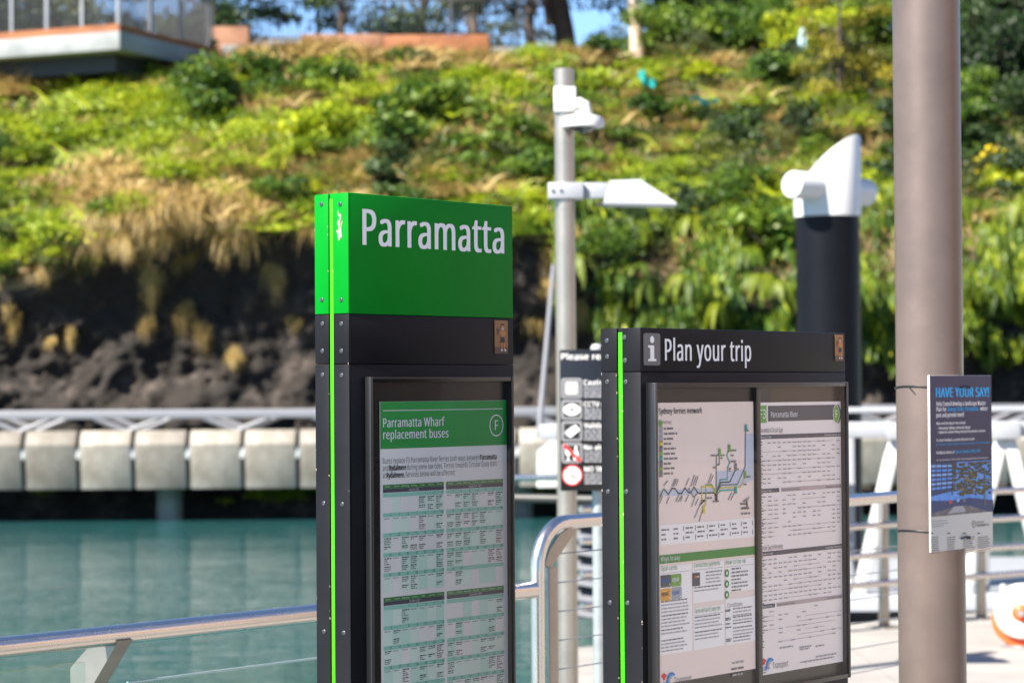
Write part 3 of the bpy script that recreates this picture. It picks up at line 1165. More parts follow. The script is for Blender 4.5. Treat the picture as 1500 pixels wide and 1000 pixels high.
tag(link('dark_foliage', leaves(pts[sel <= 0.0], axv[sel <= 0.0], rdirs(int((sel <= 0.0).sum())), Ln[sel <= 0.0], Ln[sel <= 0.0] * 0.22, np.clip(rng.normal(0.45, 0.2, int((sel <= 0.0).sum())), 0, 1), 'leaf_green', 'dark_foliage'), None, 'stuff'),
    'deeper green foliage hanging over the foot of the bank behind the pile', 'foliage')


# ------------------------------------------------------------------ trees on top of the bank
def make_tree(loc, h, cr, mat, bark, label, n=3600, low=0.3, lsize=0.2, lean=0.0, tr=0.22, rz=None, lobes=20, name='tree'):
    t = thing(name, label, 'tree', loc, group='trees on top of the far bank')
    mb = MB()
    top = Vector((lean, 0.1, h * 0.62))
    mb.tube([(0, 0, -0.4), (lean * 0.25, 0.03, h * 0.2), (lean * 0.55, -0.05, h * 0.4), top], [tr * 1.25, tr, tr * 0.8, tr * 0.5], bark, 12, False)
    me, cs = crown(n, cr, (h - h * low) / 2, lobes, lsize, mat, 'crown', zc=0, hollow=0.25, lob=(0.2, 0.36), droop=0.4, cyl=True)
    off = Vector((lean, 0, h * low + (h - h * low) / 2))
    for c in cs[:12]:
        p = Vector(c) + off
        st = Vector((lean * random.uniform(0.2, 0.9), 0, h * random.uniform(0.22, 0.55)))
        mid = (st + p) / 2 + Vector((0, 0, random.uniform(-0.1, 0.35)))
        mb.tube([st, mid, p], [tr * 0.42, tr * 0.26, tr * 0.09], bark, 7, False)
    mb.build('trunk', t)
    c = link('crown', me, t, loc=off)
    return t


def base(u, y, z=None):
    p = at_y(u, 60, y)
    return Vector((p.x, y, (10.2 + 0.008 * (y - 63.7)) if z is None else z))


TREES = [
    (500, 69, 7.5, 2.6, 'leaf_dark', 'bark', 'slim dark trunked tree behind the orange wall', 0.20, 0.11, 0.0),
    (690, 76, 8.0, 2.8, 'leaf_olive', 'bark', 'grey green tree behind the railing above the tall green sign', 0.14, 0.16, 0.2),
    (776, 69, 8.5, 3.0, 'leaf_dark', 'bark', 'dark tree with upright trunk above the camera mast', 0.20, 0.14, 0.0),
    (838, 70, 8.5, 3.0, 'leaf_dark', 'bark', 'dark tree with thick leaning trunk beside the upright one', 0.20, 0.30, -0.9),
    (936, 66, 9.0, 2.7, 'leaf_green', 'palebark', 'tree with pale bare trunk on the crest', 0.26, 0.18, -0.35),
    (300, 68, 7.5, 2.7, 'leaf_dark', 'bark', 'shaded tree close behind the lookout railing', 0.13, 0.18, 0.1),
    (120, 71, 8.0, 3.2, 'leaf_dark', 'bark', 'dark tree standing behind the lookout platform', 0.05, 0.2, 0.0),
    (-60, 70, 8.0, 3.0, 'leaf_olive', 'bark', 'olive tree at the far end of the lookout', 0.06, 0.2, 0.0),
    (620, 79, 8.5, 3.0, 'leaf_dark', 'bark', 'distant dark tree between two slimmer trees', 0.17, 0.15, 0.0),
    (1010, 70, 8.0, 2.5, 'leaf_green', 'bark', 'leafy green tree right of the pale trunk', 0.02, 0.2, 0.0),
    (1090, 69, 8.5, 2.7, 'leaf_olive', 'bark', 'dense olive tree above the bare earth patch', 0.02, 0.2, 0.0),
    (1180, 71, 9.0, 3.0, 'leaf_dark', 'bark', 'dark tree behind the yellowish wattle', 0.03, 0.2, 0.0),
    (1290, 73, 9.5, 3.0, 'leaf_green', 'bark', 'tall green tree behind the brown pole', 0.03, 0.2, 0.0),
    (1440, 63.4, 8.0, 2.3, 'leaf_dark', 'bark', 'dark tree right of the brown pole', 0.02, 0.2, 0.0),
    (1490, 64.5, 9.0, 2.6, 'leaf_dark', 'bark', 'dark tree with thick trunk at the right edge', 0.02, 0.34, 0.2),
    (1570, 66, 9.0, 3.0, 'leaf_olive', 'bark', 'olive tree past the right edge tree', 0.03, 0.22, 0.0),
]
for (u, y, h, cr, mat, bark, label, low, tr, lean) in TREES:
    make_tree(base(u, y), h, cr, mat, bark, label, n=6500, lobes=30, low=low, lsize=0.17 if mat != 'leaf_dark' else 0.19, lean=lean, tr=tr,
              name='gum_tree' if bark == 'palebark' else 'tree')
# the sunlit wattle left of the pole and the bright bush on its right
w1 = surf(1235, 170)
make_tree(w1 + Vector((0, 0, -0.4)), 4.6, 1.55, 'leaf_wattle', 'bark', 'sunlit yellowish wattle tree on the slope left of the brown pole', n=5200, low=0.12, lsize=0.11, tr=0.09, name='wattle_tree', lobes=26)
w2 = surf(1425, 215)
make_tree(w2 + Vector((0, 0, -0.5)), 2.3, 0.95, 'leaf_green', 'bark', 'bright green bushy tree just right of the brown pole', n=2600, low=0.1, lsize=0.14, tr=0.06, name='small_tree')
w3 = surf(1465, 290)
fl = thing('flowering_shrub', 'shrub covered in yellow flowers right of the brown pole', 'shrub', w3 + Vector((0, -0.3, 0)))
me, cs = crown(1500, 0.75, 0.65, 12, 0.13, 'leaf_lime', 'foliage', zc=0.4)
link('foliage', me, fl)
me2, _ = crown(330, 0.85, 0.75, 34, 0.075, 'flower', 'flowers', zc=0.65, wid=0.9, lob=(0.06, 0.14))
link('flowers', me2, fl, 'stuff')
stems(cs, -0.3).build('stem', fl)

# ------------------------------------------------------------------ lookout platform, top left
LC = Vector((-9.62, 59.4, 0))
la = Vector((-0.915, 0.404, 0))        # along the left edge
lb = Vector((0.404, 0.915, 0)) * 1.0   # along the right edge
lk = thing('lookout_platform', 'cantilevered concrete lookout platform with orange edge on top of the bank', 'lookout platform', (LC.x, LC.y, 10.05))
LM = Matrix(((-la.x, lb.x, 0, 0), (-la.y, lb.y, 0, 0), (0, 0, 1, 0), (0, 0, 0, 1)))


def lkbox(mb, x0, x1, y0, y1, z0, z1, mat, bev=0.0):
    """x runs from the corner towards the left (negative), y away"""
    return mb.box(x0, x1, y0, y1, z0, z1, mat, bev, LM)


LZ = 0.0
s = MB()
lkbox(s, -9.0, 0, 0, 4.8, 0.0, 0.46, 'lookconc', 0.02)
s.build('slab', lk)
s = MB()
lkbox(s, -8.6, -0.5, 0.6, 4.6, -0.45, -0.004, 'socket')  # black colour stands in for the shade under the slab
s.build('under_slab_shade', lk)
s = MB()
lkbox(s, -9.0, -0.03, 0.03, 0.15, 0.464, 0.64, 'corten')
s.build('edge_board', lk)
s = MB()
lkbox(s, -0.15, -0.03, 0.154, 4.8, 0.464, 0.62, 'corten')
s.build('edge_board', lk)
s = MB()
lkbox(s, -0.75, -0.3, 4.0, 4.6, -1.3, -0.36, 'lookconc')
s.build('pier', lk)
for i in range(9):
    s = MB()
    lkbox(s, -0.13 - i * 1.05, -0.05 - i * 1.05, 0.05, 0.13, 0.64, 1.85, 'grey')
    s.build('post', lk)
for i in range(1, 4):
    s = MB()
    lkbox(s, -0.13, -0.05, 0.13 + i * 1.4, 0.21 + i * 1.4, 0.62, 1.85, 'grey')
    s.build('post', lk)
s = MB()
for i in range(90):
    x = -0.2 - i * 0.1
    if i % 1 == 0:
        lkbox(s, x - 0.013, x + 0.013, 0.075, 0.10, 0.66, 1.80, 'fencegrey')
for i in range(41):
    y = 0.25 + i * 0.11
    lkbox(s, -0.11, -0.08, y - 0.013, y + 0.013, 0.64, 1.80, 'fencegrey')
o = s.build('balusters', lk)
o['kind'] = 'stuff'
s = MB()
lkbox(s, -9.0, 0.0, 0.04, 0.14, 1.853, 1.92, 'grey')
s.build('top_rail', lk)
s = MB()
lkbox(s, -0.14, -0.04, 0.144, 4.8, 1.853, 1.92, 'grey')
s.build('top_rail', lk)


# low orange walls and the dark fence along the crest
def wall_piece(u0, u1, y, vt, vb, mat, label, name, thick=0.4):
    a, b_ = at_y(u0, vt, y), at_y(u1, vt, y)
    zb = at_y(u0, vb, y).z
    mb = MB()
    mb.box(a.x, b_.x, y, y + thick, zb - 0.6, (a.z + b_.z) / 2, mat, 0.02)
    o_ = mb.build(name)
    return tag(o_, label, 'wall')


wall_piece(303, 364, 64.6, 39, 64, 'cortenpale', 'short pale orange wall beside the lookout platform', 'orange_wall')
wall_piece(441, 560, 65.2, 50, 72, 'cortenpale', 'pale orange planter wall on the crest above the tall sign', 'orange_wall')
wall_piece(561, 716, 66.2, 51, 72, 'corten', 'deeper orange planter wall continuing along the crest', 'orange_wall')
wall_piece(325, 445, 64.2, 66, 100, 'lookconc', 'grey concrete wall under the orange planter walls', 'concrete_wall', 0.3)
wall_piece(446, 800, 67.2, 70, 90, 'lookconc', 'long low concrete wall at the foot of the crest railing', 'concrete_wall', 0.3)
for (ua, ub, y, vt, vb, label) in ((366, 800, 68.2, -2, 62, 'dark bar railing along the crest behind the orange walls'),):
    f = thing('crest_railing', label, 'railing', (at_y(ua, vb, y).x, y, at_y(ua, vb, y).z))
    Lx = at_y(ub, vb, y).x - f.location.x
    Hh = 1.15
    s = MB()
    s.box(0, Lx, -0.025, 0.025, Hh, Hh + 0.05, 'fencegrey')
    s.build('top_rail', f)
    s = MB()
    s.box(0, Lx, -0.02, 0.02, 0.08, 0.12, 'fencegrey')
    s.build('bottom_rail', f)
    s = MB()
    nb = int(Lx / 0.125)
    for i in range(nb):
        s.box(i * 0.125, i * 0.125 + 0.018, -0.009, 0.009, 0.12, Hh, 'fencegrey')
    o = s.build('bars', f)
    o['kind'] = 'stuff'
    proto = None
    for i in range(int(Lx / 1.9) + 1):
        if proto is None:
            s = MB()
            s.box(-0.035, 0.035, -0.035, 0.035, -0.3, Hh + 0.08, 'fencegrey', 0.005)
            proto = s.build('post', f)
        else:
            c = proto.copy()
            COL.objects.link(c)
            c.parent = f
            c.location = (i * 1.9, 0, 0)

# scraps of litter on the slope
for (u, v, w, h, mat, label, rz) in ((945, 152, 0.5, 0.22, 'tarp', 'turquoise plastic sheet scrap lying among the shrubs', 0.5),
                                     (1030, 184, 0.7, 0.12, 'tarp', 'long dark turquoise plastic scrap below the earth patch', 0.1),
                                     (1172, 98, 0.2, 0.42, 'palelit', 'pale blue plastic scrap caught upright in the bushes', 0.2)):
    p = surf(u, v)
    mb = MB()
    g = []
    for i in range(6):
        for j in range(4):
            g.append((w * (i / 5 - 0.5), 0.07 * math.sin(i * 2.1 + j), h * (j / 3) + 0.06 * math.sin(i * 1.7) - (0.25 * h * i / 5)))
    mb.add(g, [(i * 4 + j, (i + 1) * 4 + j, (i + 1) * 4 + j + 1, i * 4 + j + 1) for i in range(5) for j in range(3)], mat)
    o = mb.build('plastic_scrap', loc=p + Vector((0, -0.75, 0.45)))
    o.rotation_euler = (0.3, rz, 0.2)
    tag(o, label, 'litter')

# ------------------------------------------------------------------ walkway bridge along the far bank
BY = 48.0
bz = lambda v: 1.62 - (v - 570) / FPX * BY
pitch = 80.5 / FPX * BY
x_first = (32 - 750) / FPX * BY
br = thing('walkway_bridge', 'low concrete walkway bridge with white truss railing along the far bank', 'bridge', (0, BY, bz(715)))
H = bz(627) - bz(715)
s = MB()
prof = [(0.20, 0.03), (0.0, H - 0.27), (0.22, H), (0.42, H), (0.42, 0.03)]
w = pitch - 0.09
bm = bmesh.new()
n_ = len(prof)
va = [bm.verts.new((-w / 2, y, z)) for y, z in prof]
vb = [bm.verts.new((w / 2, y, z)) for y, z in prof]
bm.faces.new(list(reversed(va)))
bm.faces.new(vb)
for i in range(n_):
    bm.faces.new((va[i], va[(i + 1) % n_], vb[(i + 1) % n_], vb[i]))
bmesh.ops.recalc_face_normals(bm, faces=bm.faces[:])
bmesh.ops.bevel(bm, geom=bm.edges[:], offset=0.014, segments=2, profile=0.5, affect='EDGES')
s.bm(bm, 'concrete')
panel0 = s.build('panel', br)
lm_ = MB()
lm_.lathe([(0.0, -0.13), (0.055, -0.10), (0.075, 0.0), (0.055, 0.10), (0.0, 0.13)], 'whitep', None, 14)
lamp0 = lm_.build('bulkhead', br)
n0 = -7
for i in range(n0, 25):
    xc = x_first + (i + 0.5) * pitch
    o = panel0 if i == n0 else panel0.copy()
    if i != n0:
        COL.objects.link(o)
        o.parent = br
    o.location = (xc, random.uniform(-0.012, 0.012), 0)
    o = lamp0 if i == n0 else lamp0.copy()
    if i != n0:
        COL.objects.link(o)
        o.parent = br
    o.location = (xc - pitch / 2, 0.12, H * 0.62)
xa, xb = x_first + n0 * pitch, x_first + 25 * pitch
s = MB()
s.box(xa, xb, 0.37, 0.41, 0.06, H - 0.06, 'deckbase')
s.box(xa, xb, 0.424, 2.6, H - 0.5, H - 0.12, 'concrete')
s.build('deck_beam', br)
rz_ = bz(603) - bz(715)
for yy, nm in ((0.30, 'rail_chord'), (2.3, 'rail_chord')):
    s = MB()
    s.box(xa, xb, yy - 0.06, yy + 0.06, rz_ - 0.085, rz_ + 0.075, 'railgrey', 0.012)
    s.build(nm, br)
    k = 0
    for i in range(n0, 24):
        xv = x_first + (i + 0.0) * pitch - 10 / FPX * BY
        if i % 2 == 0:
            for sg in (-1, 1):
                s = MB()
                a = Vector((xv, yy, H - 0.02))
                b_ = Vector((xv + sg * pitch * (0.62), yy, rz_ - 0.07))
                s.tube([a, b_], 0.055, 'railgrey', 8)
                s.build('brace', br)
for u in (236, 760):
    s = MB()
    xp = (u - 750) / FPX * BY
    s.tube([(xp, 1.1, -1.6), (xp, 1.1, 0.05)], 0.27, 'concrete', 20)
    s.build('pier', br)

# ------------------------------------------------------------------ pontoon, gangway, pile, far fence
pt = MB()
pt.box(0.9, 16, 18.2, 27, -0.75, -0.28, 'lightgrey', 0.03)
pt = pt.build('pontoon')
tag(pt, 'low grey floating pontoon beyond the far fence', 'pontoon')

# tall black pile with white cut cap
pd = 22.0
pc = at(1214, 500, pd)
pr = 98 / FPX * pd / 2
pile = thing('mooring_pile', 'tall black mooring pile with slanted white cap and white cross tube', 'pile', (pc.x, pc.y, WZ))
zc0 = at(1214, 318, pd).z - WZ
s = MB()
s.lathe([(pr * 0.955, -3), (pr * 0.955, zc0 + 0.02)], 'blackpile', None, 48)
s.build('sleeve', pile)
s = MB()
zr, zl = at(1256, 198, pd).z - WZ, at(1166, 282, pd).z - WZ
vs, fs = [], []
nn = 48
for k in range(nn):
    a = 2 * math.pi * k / nn
    c_, s_ = math.cos(a), math.sin(a)
    f_ = (c_ + 1) / 2
    zt = zl + (zr - zl) * (1 - (1 - f_) ** 1.7)
    vs += [(pr * c_, pr * s_, zc0), (pr * c_, pr * s_, zt - 0.025), (pr * 0.95 * c_, pr * 0.95 * s_, zt)]
for k in range(nn):
    q = (k + 1) % nn
    fs += [(3 * k, 3 * q, 3 * q + 1, 3 * k + 1), (3 * k + 1, 3 * q + 1, 3 * q + 2, 3 * k + 2)]
fs.append(tuple(3 * k + 2 for k in range(nn)))
fs.append(tuple(3 * k for k in range(nn - 1, -1, -1)))
s.add(vs, fs, 'whitep')
s.build('cap', pile)
tl = at(1160, 270, pd - 0.42)
tr_ = at(1271, 283, pd + 0.35)
o_ = Vector((pc.x, pc.y, WZ))
s = MB()
dl = (tr_ - tl).normalized()
s.tube([tl - o_, tl + dl * 0.02 - o_, tr_ - dl * 0.02 - o_, tr_ - o_], [0.115, 0.125, 0.125, 0.115], 'whitep', 28)
s.build('cross_tube', pile)

# gangway with white triangular frames
GY = 19.2
gz = lambda v: 1.62 - (v - 566) / FPX * GY
gx = lambda u: (u - 750) / FPX * GY
gw = thing('gangway', 'white steel gangway with triangular side frames beyond the far fence', 'gangway', (gx(1250), GY, gz(890)))
ox, oz = gx(1250), gz(890)
s = MB()
s.box(gx(790) - ox, gx(2150) - ox, -0.07, 0.07, gz(640) - oz, gz(617) - oz, 'lightgrey', 0.015)
s.build('top_chord', gw)
s = MB()
s.box(gx(1090) - ox, gx(2150) - ox, -0.08, 0.08, gz(893) - oz, gz(868) - oz, 'lightgrey', 0.015)
s.build('bottom_chord', gw)
s = MB()
s.box(gx(1090) - ox, gx(2150) - ox, 0.082, 1.5, gz(893) - oz, gz(884) - oz, 'grey', 0.01)
s.build('floor', gw)
s = MB()
s.box(gx(1000) - ox, gx(2150) - ox, 1.5, 1.56, gz(607) - oz, gz(598) - oz, 'lightgrey', 0.01)
s.build('back_rail', gw)
for i, ua in enumerate((1160, 1315, 1470, 1625, 1780)):
    for sg in (-1, 1):
        top = Vector((gx(ua + sg * 5) - ox, 0, gz(640) - oz))
        bot = Vector((gx(ua + sg * 60) - ox, 0, gz(869) - oz))
        d = (bot - top)
        s = MB()
        mtx = Matrix.Translation(top) @ d.to_track_quat('Z', 'Y').to_matrix().to_4x4()
        s.box(-0.052, 0.052, -0.05, 0.05, 0, d.length, 'whitep', 0.012, mtx)
        s.build('frame_leg', gw)
    s = MB()
    s.box(gx(ua - 20) - ox, gx(ua + 20) - ox, -0.11, -0.072, gz(643) - oz, gz(618) - oz, 'lightgrey', 0.006)
    s.build('node_plate', gw)
for i, ua in enumerate((1252, 1452, 1610)):
    s = MB()
    s.box(gx(ua - 9) - ox, gx(ua + 9) - ox, 0.4, 0.5, gz(900) - oz, gz(640) - oz, 'lightgrey', 0.01)
    for vv in (738, 778, 800, 860):
        s.lathe([(0.030, 0), (0.030, 0.012), (0.018, 0.03), (0.0, 0.032)], 'whitep',
                Matrix.Translation((gx(ua) - ox, 0.4, gz(vv) - oz)) @ Matrix.Rotation(R(90), 4, 'X'), 12)
    s.build('upright', gw)
# white chamfered end plate left of the rules sign
s = MB()
mtx = Matrix.Translation((-ox, 0.2, -oz)) @ Matrix(((1, 0, 0, 0), (0, 0, 1, 0), (0, 1, 0, 0), (0, 0, 0, 1)))
s.prism([(gx(785), gz(692)), (gx(860), gz(692)), (gx(860), gz(637)), (gx(812), gz(637)), (gx(786), gz(658))], 0.08, 'whitep', mtx)
s.build('end_plate', gw)
s = MB()
s.box(gx(785) - ox, gx(860) - ox, 0.2, 0.28, gz(712) - oz, gz(702) - oz, 'whitep', 0.01)
s.build('end_plate', gw)
s = MB()
s.tube([(gx(700) - ox, 0.1, gz(697) - oz), (gx(880) - ox, 0.1, gz(695) - oz)], 0.028, 'steel', 12)
s.build('side_rail', gw)

# slim leaning strut behind the camera mast
st = MB()
st.tube([at(789, 640, 24.0), at(811, 388, 24.3)], [0.028, 0.022], 'railgrey', 12)
tag(st.build('leaning_strut'), 'slim grey strut leaning just left of the camera mast', 'strut')

# dark pipe and slatted rack low behind the rules sign
dp = MB()
dp.tube([at(700, 728, 15.0), at(905, 732, 14.6)], 0.028, 'darksteel', 14)
tag(dp.build('dark_pipe'), 'dark horizontal pipe passing low behind the rules sign', 'pipe')
rk = thing('slatted_rack', 'black slatted rack below the rules sign beyond the bent handrail', 'rack', at(852, 906, 17.3))
s = MB()
o_ = rk.location
a, b_ = at(840, 905, 17.3) - o_, at(874, 740, 17.3) - o_
s.box(a.x, b_.x, 0.05, 0.12, 0.0, b_.z, 'darksteel')
s.build('back_board', rk)
for i in range(7):
    z0 = b_.z * (0.06 + i * 0.135)
    s = MB()
    mtx = Matrix.Translation((0, 0.0, z0)) @ Matrix.Rotation(R(9), 4, 'Y') @ Matrix.Rotation(R(35), 4, 'X')
    s.box(a.x, b_.x, -0.05, 0.05, -0.006, 0.006, 'grey', 0, mtx)
    s.build('slat', rk)

# far fence with four rails
fc = thing('rail_fence', 'stainless four rail fence along the far deck edge', 'fence', (FA.x, FA.y, 0), math.atan2(fd.y, fd.x))
hs = [1.62 - (vv - 566) / FPX * 16.2 for vv in (726, 768.5, 812, 854)]
for h in hs:
    s = MB()
    s.tube([(-2.5, 0, h), (9, 0, h)], 0.022, 'steel', 14)
    s.build('rail', fc)
for u in (1298, 1441, 1100, 1590, 1740, 1890):
    # where the fence line is seen at u
    tt_ = None
    for k in range(-300, 1000):
        q = FA + fd * k * 0.01
        if 750 + FPX * q.x / q.y >= u:
            tt_ = k * 0.01
            break
    if tt_ is None:
        continue
    s = MB()
    s.box(tt_ - 0.033, tt_ + 0.033, 0.03, 0.075, 0.012, hs[0] + 0.0, 'brushed', 0.006)
    s.box(tt_ - 0.09, tt_ + 0.09, -0.04, 0.14, 0.0, 0.012, 'brushed')
    for h in hs:
        s.tube([(tt_, 0.0, h), (tt_, 0.035, h)], 0.014, 'steel', 8)
    s.build('post', fc)

# line reel on the deck at the right edge
rp_ = at(1497, 903, 15.1)
reel = thing('line_reel', 'white and orange rope reel standing on the deck at the right edge', 'reel', (rp_.x, rp_.y, 0), R(-14))
rr = 0.165
mt_ = Matrix.Translation((0, -0.08, rr + 0.05)) @ Matrix.Rotation(R(90), 4, 'X')
s = MB()
s.lathe([(rr * 0.93, 0), (rr, 0.012), (rr, 0.03), (rr * 0.93, 0.042), (0.056, 0.05), (0.052, 0.03)], 'cream', mt_, 40)
s.build('flange', reel)
s = MB()
s.lathe([(rr * 0.93, 0), (rr, 0.012), (rr, 0.03), (rr * 0.93, 0.042)], 'cream', Matrix.Translation((0, 0.13, rr + 0.05)) @ Matrix.Rotation(R(90), 4, 'X'), 40)
s.build('flange', reel)
s = MB()
s.lathe([(rr * 0.985, 0), (rr * 0.985, 0.165)], 'orangered', Matrix.Translation((-0.018, 0.085, rr + 0.002)) @ Matrix.Rotation(R(90), 4, 'X'), 40)
s.build('drum', reel)
s = MB()
s.lathe([(0.050, 0.0), (0.050, 0.012), (0.03, 0.02), (0.03, 0.05), (0.0, 0.055)], 'orangered', Matrix.Translation((0, -0.115, rr + 0.05)) @ Matrix.Rotation(R(90), 4, 'X'), 24)
s.lathe([(0.02, 0.0), (0.02, 0.02), (0.0, 0.022)], 'steel', Matrix.Translation((0, -0.168, rr + 0.05)) @ Matrix.Rotation(R(90), 4, 'X'), 16)
s.build('hub', reel)
s = MB()
s.tube([(-0.13 + 0.26 * k / 14, -0.10 - 0.10 * math.sin(math.pi * k / 14), 0.012) for k in range(15)], 0.006, 'grey', 6)
s.build('cord_end', reel)
s = MB()
s.box(-0.13, -0.10, -0.03, 0.06, rr * 1.86, rr * 2.3, 'whitep', 0.006)
s.build('handle', reel)

# ------------------------------------------------------------------ camera mast (security camera + flood light)
MD = 12.6
mc = at(829, 500, MD)
mast = thing('camera_mast', 'slim steel mast carrying a white dome camera and a flat flood light', 'mast', (mc.x, mc.y, 0))
mz = lambda v: at(829, v, MD).z
px = MD / FPX
s = MB()
s.tube([(0, 0, -0.6), (0, 0, mz(101)), (0, 0, mz(100))], [14.6 * px, 14.6 * px, 13.5 * px], 'brushed', 32)
s.build('shaft', mast)
s = MB()
s.box(-15.5 * px, 17 * px, -17 * px, 10 * px, mz(165), mz(128), 'whitep', 0.006)
b0 = s.build('camera_bracket', mast)
s = MB()
s.tube([(8 * px, -14 * px, mz(158)), (22 * px, -24 * px, mz(153)), (30 * px, -27 * px, mz(158)), (32 * px, -28 * px, mz(172))], 8.5 * px, 'whitep', 16)
s.build('camera_arm', mast)
cm = MB()
cmx = Matrix.Translation((26 * px, -28 * px, mz(184)))
cm.lathe([(24 * px, -6 * px), (31 * px, -5 * px), (31 * px, 4 * px), (27 * px, 10 * px), (12 * px, 14 * px), (9 * px, 18 * px), (0, 18 * px)], 'whitep', cmx, 36)
cm.lathe([(0, -13 * px), (12 * px, -11 * px), (21 * px, -5.5 * px)], 'dglass', cmx, 28)
cm.build('dome_camera', mast)
s = MB()
s.box(-25 * px, 27 * px, -18 * px, 18 * px, mz(292), mz(268), 'lightgrey', 0.006)
for dx in (-18, -6):
    s.lathe([(2 * px, 0), (2 * px, 2 * px), (0, 2.4 * px)], 'screw', Matrix.Translation((dx * px, -18 * px, mz(280))) @ Matrix.Rotation(R(90), 4, 'X'), 8)
s.build('clamp', mast)
s = MB()
s.box(27.2 * px, 62 * px, -9 * px, 9 * px, mz(291), mz(268), 'lightgrey', 0.004)
s.build('light_arm', mast)
# flood light: flat hood, wedge toward its tip
fl_ = MB()
x0, x1, x2 = 56 * px, 110 * px, 162 * px
zt, zb_ = mz(265), mz(297)
vs = [(x0, -30 * px, zb_), (x2, -30 * px, mz(300)), (x2, 30 * px, mz(300)), (x0, 30 * px, zb_),
      (x0 + 10 * px, -9 * px, zt), (x1, -12 * px, zt + 1 * px), (x1, 12 * px, zt + 1 * px), (x0 + 10 * px, 9 * px, zt),
      (x0, -30 * px, zb_ - 4 * px), (x2, -30 * px, mz(303)), (x2, 30 * px, mz(303)), (x0, 30 * px, zb_ - 4 * px)]
fs = [(4, 5, 6, 7), (0, 1, 5, 4), (1, 2, 6, 5), (2, 3, 7, 6), (3, 0, 4, 7), (0, 8, 9, 1), (1, 9, 10, 2), (2, 10, 11, 3), (3, 11, 8, 0), (8, 11, 10, 9)]
fl_.add(vs, fs, 'lightgrey')
fl_.box(x0 - 9 * px, x0 + 3 * px, -5 * px, 5 * px, mz(302), mz(296), 'darksteel', 0.003)
fl_.build('flood_light', mast, smooth=False)

# ------------------------------------------------------------------ wharf rules sign
SD = 11.2
sf = at(820, 512, SD)
ppx = SD / FPX
rs = thing('rules_sign', 'black wharf rules sign with pictograms on a galvanised post', 'sign', (at(876, 512, SD + 0.05).x, at(876, 512, SD + 0.05).y, 0), R(2))
ro = rs.location
X0 = sf.x - ro.x
zt, zb_ = sf.z, at(820, 719, SD).z
Wd = 118 * ppx
s = MB()
s.tube([(0, 0.06, 0), (0, 0.06, zt + 0.0)], 9 * ppx, 'galv', 24)
s.lathe([(9.6 * ppx, 0), (9.6 * ppx, 4 * ppx), (7 * ppx, 8 * ppx), (0, 9 * ppx)], 'lightgrey', Matrix.Translation((0, 0.06, zt)), 24)
s.build('post', rs)
s = MB()
s.box(X0, X0 + Wd, -0.012, 0.012, zb_, zt, 'black', 0.003)
s.build('panel', rs)
L_ = MB()
off = 0.0135
uz = lambda v: zt - (v - 512) * ppx
ux = lambda u: X0 + (u - 820) * ppx
L_.text('Please remember', ux(822.5), uz(526.5), 9 * ppx, 'white', off, w=112 * ppx, bold=0.02)
heads = ('Caution tactile paving', 'CCTV operating', 'Validate your card', 'No alcohol', 'NO SMOKING')
rows = [(554, 583), (586, 614), (617, 646), (649, 678), (681, 711)]
for hd, (v0, v1) in zip(heads, rows):
    L_.text(hd.split(' ')[0] if len(hd) > 14 else hd, ux(855), uz(v0 + 10), 7.5 * ppx, 'white', off, bold=0.02)
    for k in range(4):
        L_.fine(ux(855), ux(930), uz(v0 + 15 + k * 4.2), 2.6 * ppx, 'silver', off, fill=random.uniform(0.75, 1))
L_.build('lettering', rs, smooth=False, kind='stuff')
